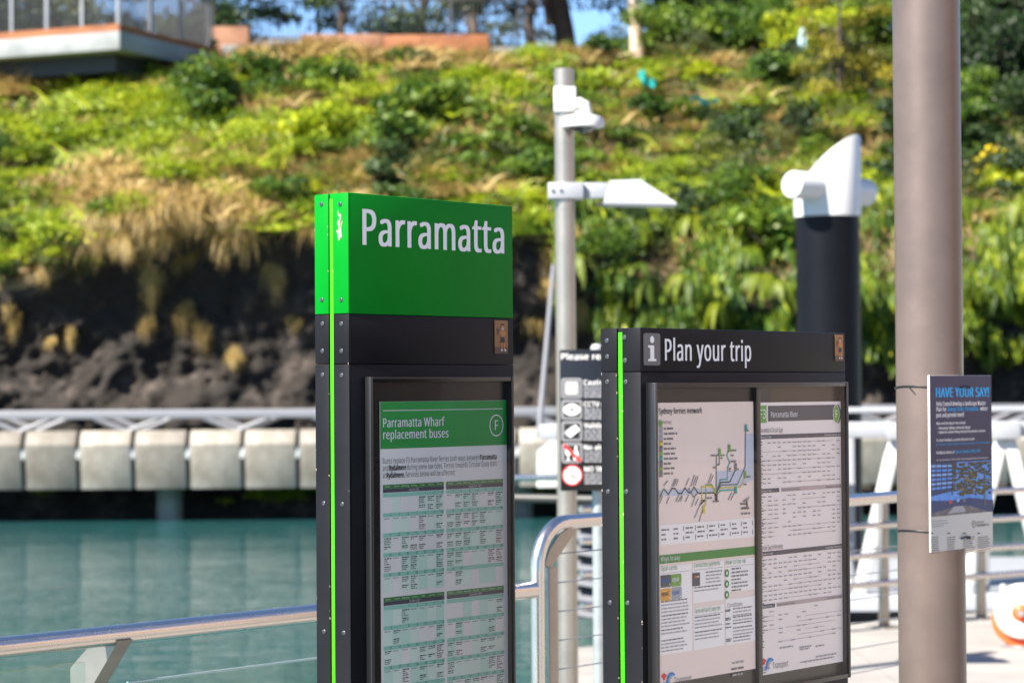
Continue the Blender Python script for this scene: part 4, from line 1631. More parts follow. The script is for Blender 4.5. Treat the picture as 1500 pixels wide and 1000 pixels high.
for i, (v0, v1) in enumerate(rows):
    I = MB()
    x0, x1, z1, z0 = ux(822), ux(852), uz(v0), uz(v1)
    cx, cz = (x0 + x1) / 2, (z0 + z1) / 2
    if i < 4:
        I.rrect(x0, x1, z0, z1, 4 * ppx, 'silver', off)
        I.rrect(x0 + 1.4 * ppx, x1 - 1.4 * ppx, z0 + 1.4 * ppx, z1 - 1.4 * ppx, 3 * ppx, 'icon', off + 0.0008)
        I.rrect(x0 + 4.5 * ppx, x1 - 4.5 * ppx, z0 + 4.5 * ppx, z1 - 4.5 * ppx, 1 * ppx, 'black', off + 0.0016)
    o2 = off + 0.0026
    if i == 0:
        I.rect(cx - 9.5 * ppx, cx + 9.5 * ppx, cz - 9.5 * ppx, cz + 9.5 * ppx, 'white', o2)
        for a in range(4):
            for b_ in range(4):
                I.disc(cx + (a - 1.5) * 4.8 * ppx, cz + (b_ - 1.5) * 4.8 * ppx, 1.75 * ppx, 1.75 * ppx, 'icon', o2 + 0.0008, 10)
    elif i == 1:
        pts = [(cx + 12.5 * ppx * math.cos(R(t)), cz + 8.5 * ppx * math.sin(R(t)) * abs(math.sin(R(t))) ** 0.25) for t in range(0, 360, 12)]
        I.poly(pts, 'white', o2)
        I.disc(cx, cz, 2.8 * ppx, 2.8 * ppx, 'black', o2 + 0.0008, 12)
    elif i == 2:
        for (dx, sx, mt2, oo) in ((-3, 0.9, 'silver', 0), (1.5, 1.0, 'white', 0.0008)):
            c_, s_ = math.cos(R(40)), math.sin(R(40))
            q = [(-9, -5), (9, -5), (9, 5), (-9, 5)]
            I.poly([(cx + (dx + a * c_ - b_ * s_) * ppx * sx, cz + (a * s_ + b_ * c_) * ppx * sx) for a, b_ in q], mt2, o2 + oo)
    elif i == 3:
        I.poly([(cx + a * ppx, cz + b_ * ppx) for a, b_ in ((2, -10), (9, -10), (9, 1), (7, 5), (7, 10), (4, 10), (4, 5), (2, 1))], 'white', o2)
        I.poly([(cx + a * ppx, cz + b_ * ppx) for a, b_ in ((-10, 6), (-1.5, 6), (-2, -1), (-5, -4), (-5, -9), (-2.5, -11), (-9, -11), (-6.5, -9), (-6.5, -4), (-9.5, -1))], 'white', o2)
        I.line([(cx - 11 * ppx, cz + 11 * ppx), (cx + 11 * ppx, cz - 11 * ppx)], 4.6 * ppx, 'red', o2 + 0.0008)
    else:
        I.disc(cx, cz, 15 * ppx, 15 * ppx, 'red', off, 40)
        I.disc(cx, cz, 12.6 * ppx, 12.6 * ppx, 'white', off + 0.0008, 40)
        I.rect(cx - 9 * ppx, cx + 5 * ppx, cz - 3.5 * ppx, cz - 1 * ppx, 'ink2', off + 0.0016)
        I.rect(cx + 6 * ppx, cx + 9 * ppx, cz - 3.5 * ppx, cz - 1 * ppx, 'red', off + 0.0016)
        I.line([(cx - 8.5 * ppx, cz + 8.5 * ppx), (cx + 8.5 * ppx, cz - 8.5 * ppx)], 2.2 * ppx, 'red', off + 0.0024)
    I.build('pictogram', rs, smooth=False)

# ------------------------------------------------------------------ river handrail (near)
hr = thing('river_handrail', 'stainless river handrail with angled brackets and glass panel on the left', 'handrail', (RA.x, RA.y, 0), math.atan2(rd.y, rd.x))
zr_ = 1.62 - (944 - 572) / FPX * RA.y * 1.0
Lr = (CR - RA).length
zrail = zr_
s = MB()
s.tube([(-9, 0, zrail), (Lr - 0.02, 0, zrail)], 0.0265, 'steel', 28)
s.build('rail', hr)


def on_rail(u):
    for k in range(-800, 800):
        q = RA + rd * k * 0.005
        if q.y > 0.5 and 750 + FPX * q.x / q.y >= u:
            return k * 0.005


for k, x in enumerate((on_rail(172), on_rail(172) - 1.5, on_rail(172) - 3.0)):
    s = MB()
    # block bracket: leans from the post up to the underside of the rail
    mtx = Matrix.Translation((x - 0.03, 0, 0)) @ Matrix(((0, 0, 1, 0), (1, 0, 0, 0), (0, 1, 0, 0), (0, 0, 0, 1)))
    s.prism([(-0.030, zrail - 0.012), (0.06, zrail - 0.012), (0.16, zrail - 0.095), (0.16, 0.0), (0.085, 0.0), (0.085, zrail - 0.15)], 0.05, 'brushed', mtx)
    s.build('bracket', hr)
gx0, gx1 = on_rail(172) + 0.03, Lr - 0.12
s = MB()
s.box(gx0, gx1, -0.006, 0.006, 0.06, zrail - 0.13, 'bglass')
s.build('glass_panel', hr)
s = MB()
s.box(gx0, gx1, -0.0062, 0.0062, zrail - 0.1295, zrail - 0.1255, 'gedge')
s.build('glass_edge', hr)
s = MB()
s.box(gx0 - 1.55, gx0 - 0.15, -0.006, 0.006, 0.06, zrail - 0.06, 'bglass')
s.build('glass_panel', hr)

# bent handrail with wires
bh = thing('bent_handrail', 'stainless bent handrail with wire infill between the two wharf signs', 'handrail', (CR.x, CR.y, 0), TH)
q = at(783, 800, CR.y)
zt = 1.62 - (768 - 571) / FPX * CR.y
xr = (q - CR).dot(AX)
pts = [(0.0, 0, 0.0), (0, 0, zt - 0.16)]
for k in range(1, 9):
    a = R(90 * k / 8)
    pts.append((0.145 * (1 - math.cos(a)), 0, zt - 0.145 + 0.145 * math.sin(a)))
pts += [(0.6, 0, zt), (2.4, 0, zt)]
s = MB()
s.tube(pts, 0.0225, 'steel', 28)
s.build('rail', bh)
s = MB()
mtx = Matrix(((1, 0, 0, 0), (0, 0, 1, -0.004), (0, 1, 0, 0), (0, 0, 0, 1)))
s.prism([(0.035, zt - 0.13), (0.062, zt - 0.145), (0.20, zt - 0.03), (0.16, zt - 0.02), (0.11, zt - 0.04), (0.06, zt - 0.085)], 0.008, 'brushed', mtx)
s.build('gusset', bh)
s = MB()
s.box(0.055, 0.10, -0.006, 0.006, 0, zt - 0.14, 'brushed', 0.002)
s.build('flat_post', bh)
s = MB()
s.box(2.3, 2.345, -0.02, 0.02, 0, zt - 0.022, 'steel', 0.002)
s.build('flat_post', bh)
for k in range(9):
    z = zt - 0.10 - k * 0.092
    s = MB()
    s.tube([(0.09, 0, z), (2.31, 0, z)], 0.0022, 'grey', 6)
    s.build('wire', bh)


# ================================================================== THE TWO WHARF SIGNS
def sign_body(name, label, corner_uv, depth, W, T, ztop, segs, screws, case, slot_green):
    """segs: (z0, z1, material) of the stacked casing pieces; case: x0, x1, z0, z1 of the display case"""
    c = at(corner_uv[0], corner_uv[1], depth)
    o = Vector((c.x, c.y, 0))
    t = thing(name, label, 'sign', o, TH)
    F = Face(o)
    E = 0.005
    for (z0, z1, mat, nm) in segs:
        s = MB()
        s.box(E, W, 0.0, T, z0, z1 - 0.0008, mat, 0.0018)
        s.build(nm, t)
        for y0, y1 in ((0.0, T * 0.455), (T * 0.585, T)):
            s = MB()
            s.box(0.0, E + 0.002, y0 + 0.0003, y1 - 0.0003, z0 + 0.0004, z1 - 0.0012, mat, 0.0015)
            s.build('end_strip', t)
    s = MB()
    s.box(0.0022, E + 0.001, T * 0.475, T * 0.565, 0.05, ztop - slot_green, 'lime', 0.0008)
    s.build('lime_strip', t)
    proto = None
    for (u, v) in screws:
        y, z = F.e(u, v)
        y = min(max(y, 0.012), T - 0.012)
        if proto is None:
            s = MB()
            mtx = Matrix.Rotation(R(-90), 4, 'Y')
            s.lathe([(0.0052, -0.001), (0.0052, 0.0010), (0.0042, 0.0019), (0.0026, 0.0021)], 'screw', mtx, 16)
            s.lathe([(0.0023, 0.0018), (0.0023, 0.00235)], 'socket', mtx, 6)
            proto = s.build('screw', t)
            proto.location = (0, y, z)
        else:
            k_ = proto.copy()
            COL.objects.link(k_)
            k_.parent = t
            k_.location = (0, y, z)
    s = MB()
    for k in range(26):
        z = random.uniform(0.7, ztop - 0.01)
        y = random.choice((0.0012, T * 0.45, T * 0.59, T - 0.002)) + random.uniform(-0.0008, 0.0016)
        w_, h_ = random.uniform(0.0004, 0.0011), random.uniform(0.0006, 0.0030)
        s.add([(-0.0004, y + w_ * math.cos(a), z + h_ * math.sin(a)) for a in (0, 1, 2, 3.1, 4.2, 5.2)], [(5, 4, 3, 2, 1, 0)], 'chip')
    s.build('paint_chips', t, smooth=False, kind='stuff')
    x0, x1, z0, z1, D = case
    fw = 0.010
    s = MB()
    # back box of the case
    s.box(x0, x1, -0.006, -0.0005, z0, z1, 'black')
    for (a, b_, c_, d_) in ((x0, x0 + fw, z0, z1), (x1 - fw, x1, z0, z1)):
        s.box(a, b_, -D, -0.0062, c_, d_, 'black', 0.0012)
    s.box(x0 + fw + 0.0003, x1 - fw - 0.0003, -D + 0.0004, -0.0062, z1 - fw, z1, 'black', 0.0012)
    s.box(x0 + fw + 0.0003, x1 - fw - 0.0003, -D + 0.0004, -0.0062, z0, z0 + fw, 'black', 0.0012)
    s.build('display_frame', t)
    s = MB()
    s.box(x0 + 0.0004, x0 + 0.0042, -D - 0.0012, -D + 0.002, z0, z1, 'edge', 0.0005)
    s.build('frame_trim', t)
    s = MB()
    s.rect(x0 + fw * 0.9, x1 - fw * 0.9, z0 + fw * 0.9, z1 - fw * 0.9, 'glass', D - 0.0025)
    s.build('glass_pane', t, smooth=False)
    return t, F, o


def child_face(t, F):
    return t


def zoom(ox, oy, k):
    return lambda x, y: (ox + x / k, oy + y / k)


# ---- sign 1
D1, W1, T1 = 5.30, 0.571, 0.103
c1 = at(510, 281, D1)
F1 = Face((c1.x, c1.y, 0))
z_top = F1.p(510, 281)[1]
z_gb = F1.p(511, 459)[1]
z_seam = F1.p(511.5, 532.5)[1]
za = zoom(440, 260, 1000 / 340)
zd = zoom(440, 560, 1000 / 440)
scr = [za(*p) for p in ((90, 115), (92, 527), (95, 630), (95, 747), (96, 850), (171, 115), (175, 527), (177, 630), (177, 747), (178, 852))] + \
      [zd(*p) for p in ((78, 402), (140, 405), (79, 829), (145, 833))]
cx0, cz1 = F1.p(531, 552)
cx1 = F1.p(753.3, 600, 0.022)[0]
sign1, F1, o1 = sign_body('pylon_sign', 'tall green topped wharf sign reading Parramatta', (510, 281), D1, W1, T1, z_top,
                          ((z_gb, z_top, 'green', 'green_header'), (z_seam, z_gb, 'charcoal', 'grey_header'), (0.02, z_seam, 'charcoal', 'body')),
                          scr, (cx0, cx1, 0.62, cz1, 0.022), 0.012)
s = MB()
xa, za0 = F1.p(531.5, 358.6)
_, za1 = F1.p(531.5, 306)
xb, _ = F1.p(737, 370)
s.text('Parramatta', xa, za0, za1 - za0, 'white', 0.0012, w=xb - xa, bold=0.034)
s.build('lettering', sign1, smooth=False)
s = MB()   # flaked paint on the green end strip
for k in range(26):
    u, v = random.gauss(497.5, 1.6), 308 + 40 * random.random() ** 0.8
    y, z = F1.e(u, v)
    y = max(0.004, min(T1 * 0.44, y))
    w, h = random.uniform(0.001, 0.004), random.uniform(0.003, 0.011)
    pts = [(y + w * math.cos(a) * random.uniform(0.6, 1), z + h * math.sin(a) * random.uniform(0.6, 1)) for a in np.linspace(0, 5.5, 7)]
    s.add([(-0.0006 - 0.00001 * k, p, q) for p, q in pts], [tuple(range(6, -1, -1))], 'chip')
s.build('paint_scuff', sign1, smooth=False)


def sticker(F, o, uv, label, hgt):
    (u0, v0), (u1, v1) = uv
    x0, z1 = F.p(u0, v0)
    x1, _ = F.p(u1, v1)
    z0 = z1 - hgt
    w, h = x1 - x0, z1 - z0
    p = o + AX * x0 + NX * 0.0006 + Vector((0, 0, z0))
    t = thing('sticker', label, 'sticker', p, TH)
    s = MB()
    s.box(0, w, -0.0006, 0, 0, h, 'stickbg')
    s.build('backing', t, smooth=False)
    s = MB()
    s.rect(0.0, w, 0.0, h * 0.2, 'stickfl', 0.0010)
    for k in range(9):
        s.rect(w * 0.04, w * 0.96, h * (0.25 + k * 0.08), h * (0.25 + k * 0.08) + h * 0.006, 'stickfl', 0.0010)
    P = lambda a, b_: (w * a, h * b_)
    oo = 0.0014
    s.poly([P(.48, .14), P(.58, .14), P(.6, .36), P(.46, .36)], 'skin', oo)
    s.poly([P(.68, .12), P(.78, .12), P(.76, .36), P(.62, .36)], 'skin', oo)
    s.poly([P(.42, .33), P(.74, .33), P(.72, .5), P(.46, .5)], 'ink', oo + .0002)
    s.poly([P(.46, .5), P(.72, .5), P(.8, .66), P(.68, .72), P(.5, .72), P(.42, .64)], 'skin', oo)
    s.poly([P(.72, .5), P(.84, .58), P(.9, .62), P(.8, .68), P(.76, .62)], 'skin', oo + .0001)
    s.poly([P(.3, .56), P(.48, .64), P(.46, .7), P(.28, .62)], 'skin', oo + .0001)
    s.disc(w * .58, h * .80, w * .11, h * .075, 'skin', oo, 16)
    s.disc(w * .58, h * .75, w * .10, h * .045, 'taupe', oo + .0002, 14)
    s.poly([P(.48, .85), P(.69, .85), P(.66, .9), P(.52, .895)], 'ink', oo + .0002)
    s.poly([P(.1, .74), P(.4, .74), P(.3, .7), P(.3, .56), P(.2, .56), P(.2, .7)], 'slate', oo + .0002)
    for a in (.44, .7):
        s.poly([P(a, .08), P(a + .16, .08), P(a + .12, .13), P(a + .02, .13)], 'white', oo + .0002)
    s.build('picture', t, smooth=False)
    return t


sticker(F1, o1, ((724, 469), (743.2, 470)), 'small orange sticker of a shirtless bearded figure on the tall green topped sign', 0.078)

# ---- poster inside sign 1 (replacement buses)
po = 0.0095
x0, z1 = F1.p(557.6, 588.2, po)
x1, _ = F1.p(742.6, 586, po)
PW = x1 - x0
zbot = 0.66
p1 = thing('timetable_poster', 'green headed replacement buses poster behind glass in the tall sign', 'poster', o1 + AX * x0 + NX * (po - 0.002) + Vector((0, 0, zbot)), TH)
PH = z1 - zbot
s = MB()
s.box(0, PW, 0.0, 0.0015, 0, PH, 'paper')
s.build('paper', p1, smooth=False)


def G1(u, v):
    a, b_ = F1.p(u, v, po)
    return a - x0, b_ - zbot


zb = zoom(530, 540, 4.0)
zc = zoom(530, 770, 1000 / 230)
_, hb = G1(*zb(112, 470))
s = MB()
s.rect(0.0004, PW - 0.0004, hb, PH - 0.0004, 'pgreen', 0.0004)
s.build('header_band', p1, smooth=False)
s = MB()
o_ = 0.0009
xa, zl_ = G1(*zb(127, 245))
xb, _ = G1(*zb(826, 224))
s.rect(xa, xb, zl_ - 0.0008, zl_ + 0.0008, 'white', o_)
_, b1 = G1(*zb(128, 342))
_, t1 = G1(*zb(128, 290))
xe, _ = G1(*zb(486, 322))
s.text('Parramatta Wharf', xa, b1, t1 - b1, 'white', o_, w=xe - xa, bold=0.035)
_, b2 = G1(*zb(128, 412))
xe2, _ = G1(*zb(509, 392))
s.text('replacement buses', xa, b2, t1 - b1, 'white', o_, w=xe2 - xa, bold=0.035)
cx_, cz_ = G1(*zb(791, 331))
_, rz0 = G1(*zb(791, 267))
rad = rz0 - cz_
s.ring(cx_, cz_, rad, rad * 0.89, 'white', o_)
s.text('F', cx_, cz_ - rad * 0.42, rad * 0.9, 'white', o_, align='C', bold=0.03)
s.build('heading', p1, smooth=False)
s = MB()
for segs, va, ve, vr in (((('Buses replace F3 Parramatta River ferries both ways between', 0), ('Parramatta', 1)), 556, 791, 520),
                         ((('and', 0), ('Rydalmere', 1), ('during some low tides. Ferries towards Circular Quay start', 0)), 598, 793, 553),
                         ((('at', 0), ('Rydalmere.', 1), ('Services below will be affected:', 0)), 641, 549, 612)):
    xs_, zs_ = G1(*zb(125, va))
    xe, _ = G1(*zb(ve, vr))
    ws = [glyphs(t_)[2] for t_, _ in segs]
    k_ = (xe - xs_) / (sum(ws) + 0.42 * (len(ws) - 1))
    x = xs_
    for (t_, bd), w_ in zip(segs, ws):
        s.text(t_, x, zs_, 0.0122, 'ink' if bd else 'ink2', o_, w=w_ * k_, bold=0.05 if bd else 0)
        x += (w_ + 0.42) * k_
s.build('intro_text', p1, smooth=False)

DAYS = ('Monday', 'Tuesday', 'Wednesday', 'Thursday', 'Friday', 'Saturday', 'Sunday')


def calendar(xa, xb, zt, month, first, nd, rows_z, rowh, dense):
    """rows_z: tops of the week rows"""
    cal = MB()
    hd = 0.0085
    cal.rect(xa, xb, zt - hd, zt, 'pgreen2', 0.0005)
    cal.rect(xa, xb, zt - 2 * hd - 0.0006, zt - hd - 0.0004, 'slate', 0.0005)
    cw = (xb - xa) / 7
    cal.text(month, (xa + xb) / 2, zt - 2 * hd + 0.0018, 0.0046, 'white', 0.0010, align='C')
    for d in range(7):
        cal.text(DAYS[d], xa + cw * (d + 0.5), zt - hd + 0.0028, 0.0036, 'white', 0.0010, align='C')
    day = 1 - first
    for r_, zr in enumerate(rows_z):
        dh = 0.0085
        cal.rect(xa, xb, zr - dh, zr, 'mint', 0.0004)
        if day > nd:
            break
        for d in range(7):
            xl = xa + cw * d
            cal.rect(xl + 0.0002, xl + cw - 0.0002, zr - rowh + 0.0004, zr - dh - 0.0004, random.choice(('mint2', 'mint2', 'paper', 'mint3')) if random.random() < 0.92 else 'paper', 0.0004)
            if 1 <= day <= nd:
                cal.text(str(day), xl + cw * 0.88, zr - dh + 0.0018, 0.0056, 'ink', 0.0010, align='R')
                n1_ = random.choice((0, 1, 2, 3)) if random.random() < dense else 0
                zz = zr - dh - 0.0048
                if n1_ == 0:
                    cal.fine(xl + cw * 0.08, xl + cw * 0.7, zz, 0.0026, 'ink3', 0.0010)
                else:
                    cal.fine(xl + cw * 0.08, xl + cw * 0.88, zz, 0.0030, 'ink', 0.0010)
                    for k in range(n1_):
                        cal.fine(xl + cw * 0.08, xl + cw * 0.86, zz - 0.0042 * (k + 1), 0.0026, 'ink2', 0.0010, random.uniform(0.4, 1))
                    z2 = zz - 0.0185
                    cal.fine(xl + cw * 0.08, xl + cw * 0.8, z2, 0.0030, 'ink', 0.0010)
                    for k in range(random.choice((1, 2, 2))):
                        cal.fine(xl + cw * 0.08, xl + cw * 0.86, z2 - 0.0042 * (k + 1), 0.0026, 'ink2', 0.0010, random.uniform(0.4, 1))
            day += 1
    return cal.build('calendar', p1, smooth=False)


xl0, zh1 = G1(*zb(127, 680))
xl1, _ = G1(*zb(483, 655))
xr0, _ = G1(*zb(497, 655))
xr1, _ = G1(*zb(830, 632))
rows_l = [G1(*zb(127, 730))[1], G1(*zb(128, 850))[1]] + [G1(*zc(146, y))[1] for y in (55, 180, 305)]
rowh = (rows_l[1] - rows_l[4]) / 3
zh2 = G1(*zc(148, 458))[1]
rows_2 = [zh2 - 0.0182 - 0.0008 - k * rowh for k in range(6)]
calendar(xl0, xl1, zh1, 'August 2025', 4, 31, [zh1 - 0.019 - k * rowh for k in range(5)], rowh, 0.7)
calendar(xr0, xr1, zh1, 'September 2025', 0, 30, [zh1 - 0.019 - k * rowh for k in range(5)], rowh, 0.75)
calendar(xl0, xl1, zh2, 'October 2025', 2, 31, rows_2[:5], rowh, 0.8)
calendar(xr0, xr1, zh2, 'November 2025', 5, 30, rows_2[:5], rowh, 0.8)

# ---- sign 2
D2, W2, T2 = 4.97, 0.803, 0.103
c2 = at(938, 479, D2)
F2 = Face((c2.x, c2.y, 0))
ze = zoom(780, 460, 3.125)
zf = zoom(860, 460, 1000 / 540)
zg = zoom(940, 570, 1000 / 220)
zh = zoom(940, 780, 1000 / 220)
zi = zoom(1100, 570, 1000 / 220)
zj = zoom(1090, 780, 1000 / 220)
z_top2 = F2.p(938, 479)[1]
z_seam2 = F2.p(939, 544)[1]
scr2 = [ze(*p) for p in ((341, 122), (343, 195), (343, 310), (346, 812), (421, 107), (424, 212), (427, 310), (430, 812))] + [zf(*p) for p in ((62, 782), (110, 783))]
cx0, cz1 = F2.p(945, 560.5)
cx1 = F2.p(1243.3, 600, 0.024)[0]
cz0 = F2.p(1243.5, 992, 0.024)[1]
sign2, F2, o2 = sign_body('information_sign', 'low dark wharf sign reading Plan your trip', (938, 479), D2, W2, T2, z_top2,
                          ((z_seam2, z_top2, 'charcoal', 'header'), (0.02, z_seam2, 'charcoal', 'body')),
                          scr2, (cx0, cx1, cz0, cz1, 0.024), 0.010)
s = MB()
xa, z0_ = F2.p(*ze(507, 234))
_, z1_ = F2.p(*ze(507, 86))
xb, _ = F2.p(*ze(584, 234))
s.rrect(xa, xb, z0_, z1_, 0.006, 'icon', 0.0010)
ci, w_ = (xa + xb) / 2, (xb - xa)
hh = z1_ - z0_
s.disc(ci, z0_ + hh * 0.80, w_ * 0.125, w_ * 0.125, 'white', 0.0016, 20)
s.poly([(ci - w_ * .24, z0_ + hh * .13), (ci + w_ * .24, z0_ + hh * .13), (ci + w_ * .24, z0_ + hh * .20), (ci + w_ * .12, z0_ + hh * .20), (ci + w_ * .12, z0_ + hh * .62),
        (ci - w_ * .24, z0_ + hh * .62), (ci - w_ * .24, z0_ + hh * .55), (ci - w_ * .12, z0_ + hh * .55), (ci - w_ * .12, z0_ + hh * .20), (ci - w_ * .24, z0_ + hh * .20)], 'white', 0.0016)
s.build('information_symbol', sign2, smooth=False)
s = MB()
xa, z0_ = F2.p(*ze(606, 212))
_, z1_ = F2.p(*ze(606, 113))
xb, _ = F2.p(*ze(998, 214))
s.text('Plan your trip', xa, z0_, z1_ - z0_, 'white', 0.0012, w=xb - xa, bold=0.026)
s.build('lettering', sign2, smooth=False)
sticker(F2, o2, ((1222.3, 490), (1234.5, 491)), 'small orange sticker on the top corner of the low dark sign', 0.060)
# dark mullion between the two posters
po2 = 0.0105
xm0, _ = F2.p(1106.5, 700, po2)
xm1, _ = F2.p(1112.5, 700, po2)
s = MB()
s.box(xm0, xm1, -0.0155, -0.0062, cz0 + 0.012, cz1 - 0.012, 'black', 0.001)
s.build('mullion', sign2)

# map poster
x0, z1 = F2.p(*zg(114, 90), po2)
x1, _ = F2.p(*zg(748, 90), po2)
zbm = F2.p(*zh(1000 * 0 + 130, 1010), po2)[1]
PW, PH = x1 - x0, z1 - zbm
o_m = o2 + AX * x0 + NX * (po2 - 0.002) + Vector((0, 0, zbm))
p2 = thing('map_poster', 'pinkish ferry network map poster behind the left pane of the low sign', 'poster', o_m, TH)


def G2(u, v):
    a, b_ = F2.p(u, v, po2)
    return a - x0, b_ - zbm


s = MB()
s.box(0, PW, 0, 0.0015, 0, PH, 'pinkp')
s.build('paper', p2, smooth=False)
A = lambda x, y: G2(*zg(x, y))
B = lambda x, y: G2(*zh(x, y))
o_ = 0.0010
# map: everything in zoom coordinates of the map area
s = MB()
xa, zb0 = A(118, 165)
_, zb1 = A(118, 127)
xb, _ = A(405, 162)
s.text('Sydney ferries network', xa, zb0, zb1 - zb0, 'ink', o_, w=xb - xa, bold=0.03)
s.disc(*A(128, 226), 0.0065, 0.0065, 'olive', o_, 20)
s.text('Ferries', A(141, 232)[0], A(141, 232)[1], 0.008, 'ink2', o_)
for k, (y, mt2) in enumerate(((274, 'silver'), (308, 'silver'), (342, 'silver'), (375, 'yellow'), (408, 'ink2'), (442, 'olive'), (475, 'teal'), (508, 'ink2'), (540, 'olive'), (574, 'ink2'))):
    xx, zz = A(122, y + 10)
    s.rect(xx, xx + 0.011, zz, zz + 0.013, mt2, o_)
    s.fine(xx + 0.015, xx + 0.015 + random.uniform(0.025, 0.05), zz + 0.0045, 0.0055, 'ink2', o_)
s.build('title_and_key', p2, smooth=False)
s = MB()
riv = [(120, 690), (250, 672), (330, 690), (430, 665), (495, 690), (505, 540), (640, 545), (690, 300), (745, 290), (745, 600), (640, 660), (520, 690), (430, 705), (330, 715), (200, 695), (120, 715)]
tri = MB()
for quad in (((120, 672), (500, 655), (500, 690), (120, 712)), ((500, 545), (640, 540), (745, 520), (745, 600)), ((500, 545), (745, 600), (640, 650), (500, 690)), ((690, 300), (745, 295), (745, 520), (690, 530))):
    s.poly([A(*q_) for q_ in quad], 'river', 0.0005 + 0.00006 * len(s.f))
s.build('water_area', p2, smooth=False)
s = MB()


def ln(pts, mt2, w=0.0030):
    s.line([A(*q_) for q_ in pts], w, mt2, 0.0010 + 0.000004 * len(s.f))


ln([(125, 710), (152, 662), (180, 700), (205, 658), (225, 660), (248, 692), (270, 692), (292, 655), (312, 685), (330, 690), (352, 650), (378, 690), (400, 690), (485, 688), (498, 712)], 'ink')
ln([(330, 690), (352, 718), (375, 690)], 'ink2')
ln([(320, 655), (318, 672), (335, 690)], 'ink2')
ln([(120, 735), (152, 662)], 'olive', 0.0022)
ln([(405, 735), (402, 648), (468, 645), (498, 700)], 'yellow')
ln([(430, 740), (430, 635), (470, 633), (500, 690)], 'olive', 0.0026)
ln([(430, 730), (430, 760), (412, 800)], 'yellow')
ln([(400, 740), (425, 738), (390, 770)], 'ink')
ln([(500, 680), (500, 440), (520, 438), (520, 500), (502, 504)], 'ink2')
ln([(498, 705), (500, 680), (525, 602), (572, 598), (575, 520), (590, 488), (570, 440), (585, 395)], 'teal')
ln([(498, 705), (502, 680), (528, 620), (590, 615), (625, 540)], 'ink')
ln([(498, 708), (506, 682), (530, 637), (640, 632), (692, 515), (695, 260)], 'ink2')
ln([(498, 710), (508, 690), (530, 655), (662, 650), (690, 585), (690, 570)], 'yellow')
ln([(498, 712), (512, 690), (530, 674), (632, 668)], 'teal')
for (x, y, mt2) in ((696, 258, 'teal'), (585, 392, 'olive'), (520, 420, 'olive'), (627, 515, 'ink2'), (690, 567, 'olive'), (628, 670, 'teal'), (414, 800, 'yellow'), (498, 718, 'ink')):
    a, b_ = A(x, y)
    s.rect(a - 0.004, a + 0.004, b_ - 0.008, b_ + 0.008, mt2, 0.0022)
for (x, y, dx, dy) in ((150, 640, 25, -30), (215, 645, 20, -48), (205, 645, 20, -48), (232, 640, 14, -40), (298, 640, 20, -48), (330, 645, 24, -75), (345, 640, 20, -60), (360, 638, 18, -60), (445, 625, 22, -62), (458, 622, 22, -50),
                       (122, 760, 18, -50), (168, 760, 18, -45), (230, 745, 22, -45), (245, 750, 25, -45), (262, 745, 12, -32), (295, 745, 20, -42), (335, 780, 20, -55), (355, 855, 45, -110), (385, 878, 26, -80),
                       (580, 735, 22, -50), (597, 735, 24, -52), (360, 770, 20, -45)):
    ln([(x, y), (x + dx, y + dy)], 'ink2', 0.0022)
for (x, y, wd) in ((475, 752, 48), (433, 730, 36), (590, 413, 42), (697, 588, 36), (680, 638, 20), (700, 280, 14), (636, 538, 18), (462, 446, 36), (595, 446, 24), (595, 486, 36), (527, 445, 26), (527, 463, 12), (478, 526, 20), (582, 533, 20), (582, 547, 10), (663, 800, 60), (668, 796, 50), (663, 834, 66)):
    a, b_ = A(x, y)
    s.fine(a, a + wd * 0.00062 * 0.9, b_, 0.0050, 'ink2', 0.0020)
ln([(660, 762), (704, 762)], 'ink')
ln([(702, 750), (704, 775)], 'ink', 0.005)
for k in range(4):
    ln([(676 + k * 9, 750), (690 + k * 9, 715 + (3 - k) * 6)], 'ink2', 0.0018)
s.build('route_map', p2, smooth=False)
s = MB()
# index below the map, white band
a, b_ = A(118, 930)
_, zt_i = A(118, 905)
_, zb_i = B(125, 85)
s.rect(0.0004, PW - 0.0004, zb_i, zt_i, 'pale', 0.0005)
for c_ in range(8):
    xx = PW * (0.02 + c_ * 0.122)
    for r_ in range(7 if 0 < c_ < 7 else 4):
        zz = zt_i - 0.012 - r_ * 0.0098
        if zz < zb_i + 0.004:
            break
        s.fine(xx, xx + PW * 0.085, zz, 0.0048, 'ink2', o_, random.uniform(0.5, 1))
        if c_ and r_ % 2 == 0:
            s.rect(xx + PW * 0.100, xx + PW * 0.106, zz - 0.004, zz + 0.006, 'slate', o_)
s.build('index_table', p2, smooth=False)
s = MB()
_, g1 = B(126, 150)
_, g0 = B(126, 208)
s.rect(0.0004, PW - 0.0004, g0, g1, 'pgreen2', 0.0006)
xa, zz = B(130, 190)
xb, _ = B(258, 184)
_, z1_ = B(130, 160)
s.text('Ways to pay', xa, zz, z1_ - zz, 'white', o_, w=xb - xa, bold=0.008)
s.build('pay_heading', p2, smooth=False)
s = MB()
ty = g0 - 0.006


def col_rect(fa, fb, za_, zb_):
    s.rect(PW * fa, PW * fb, zb_, za_, 'pale', 0.0005)


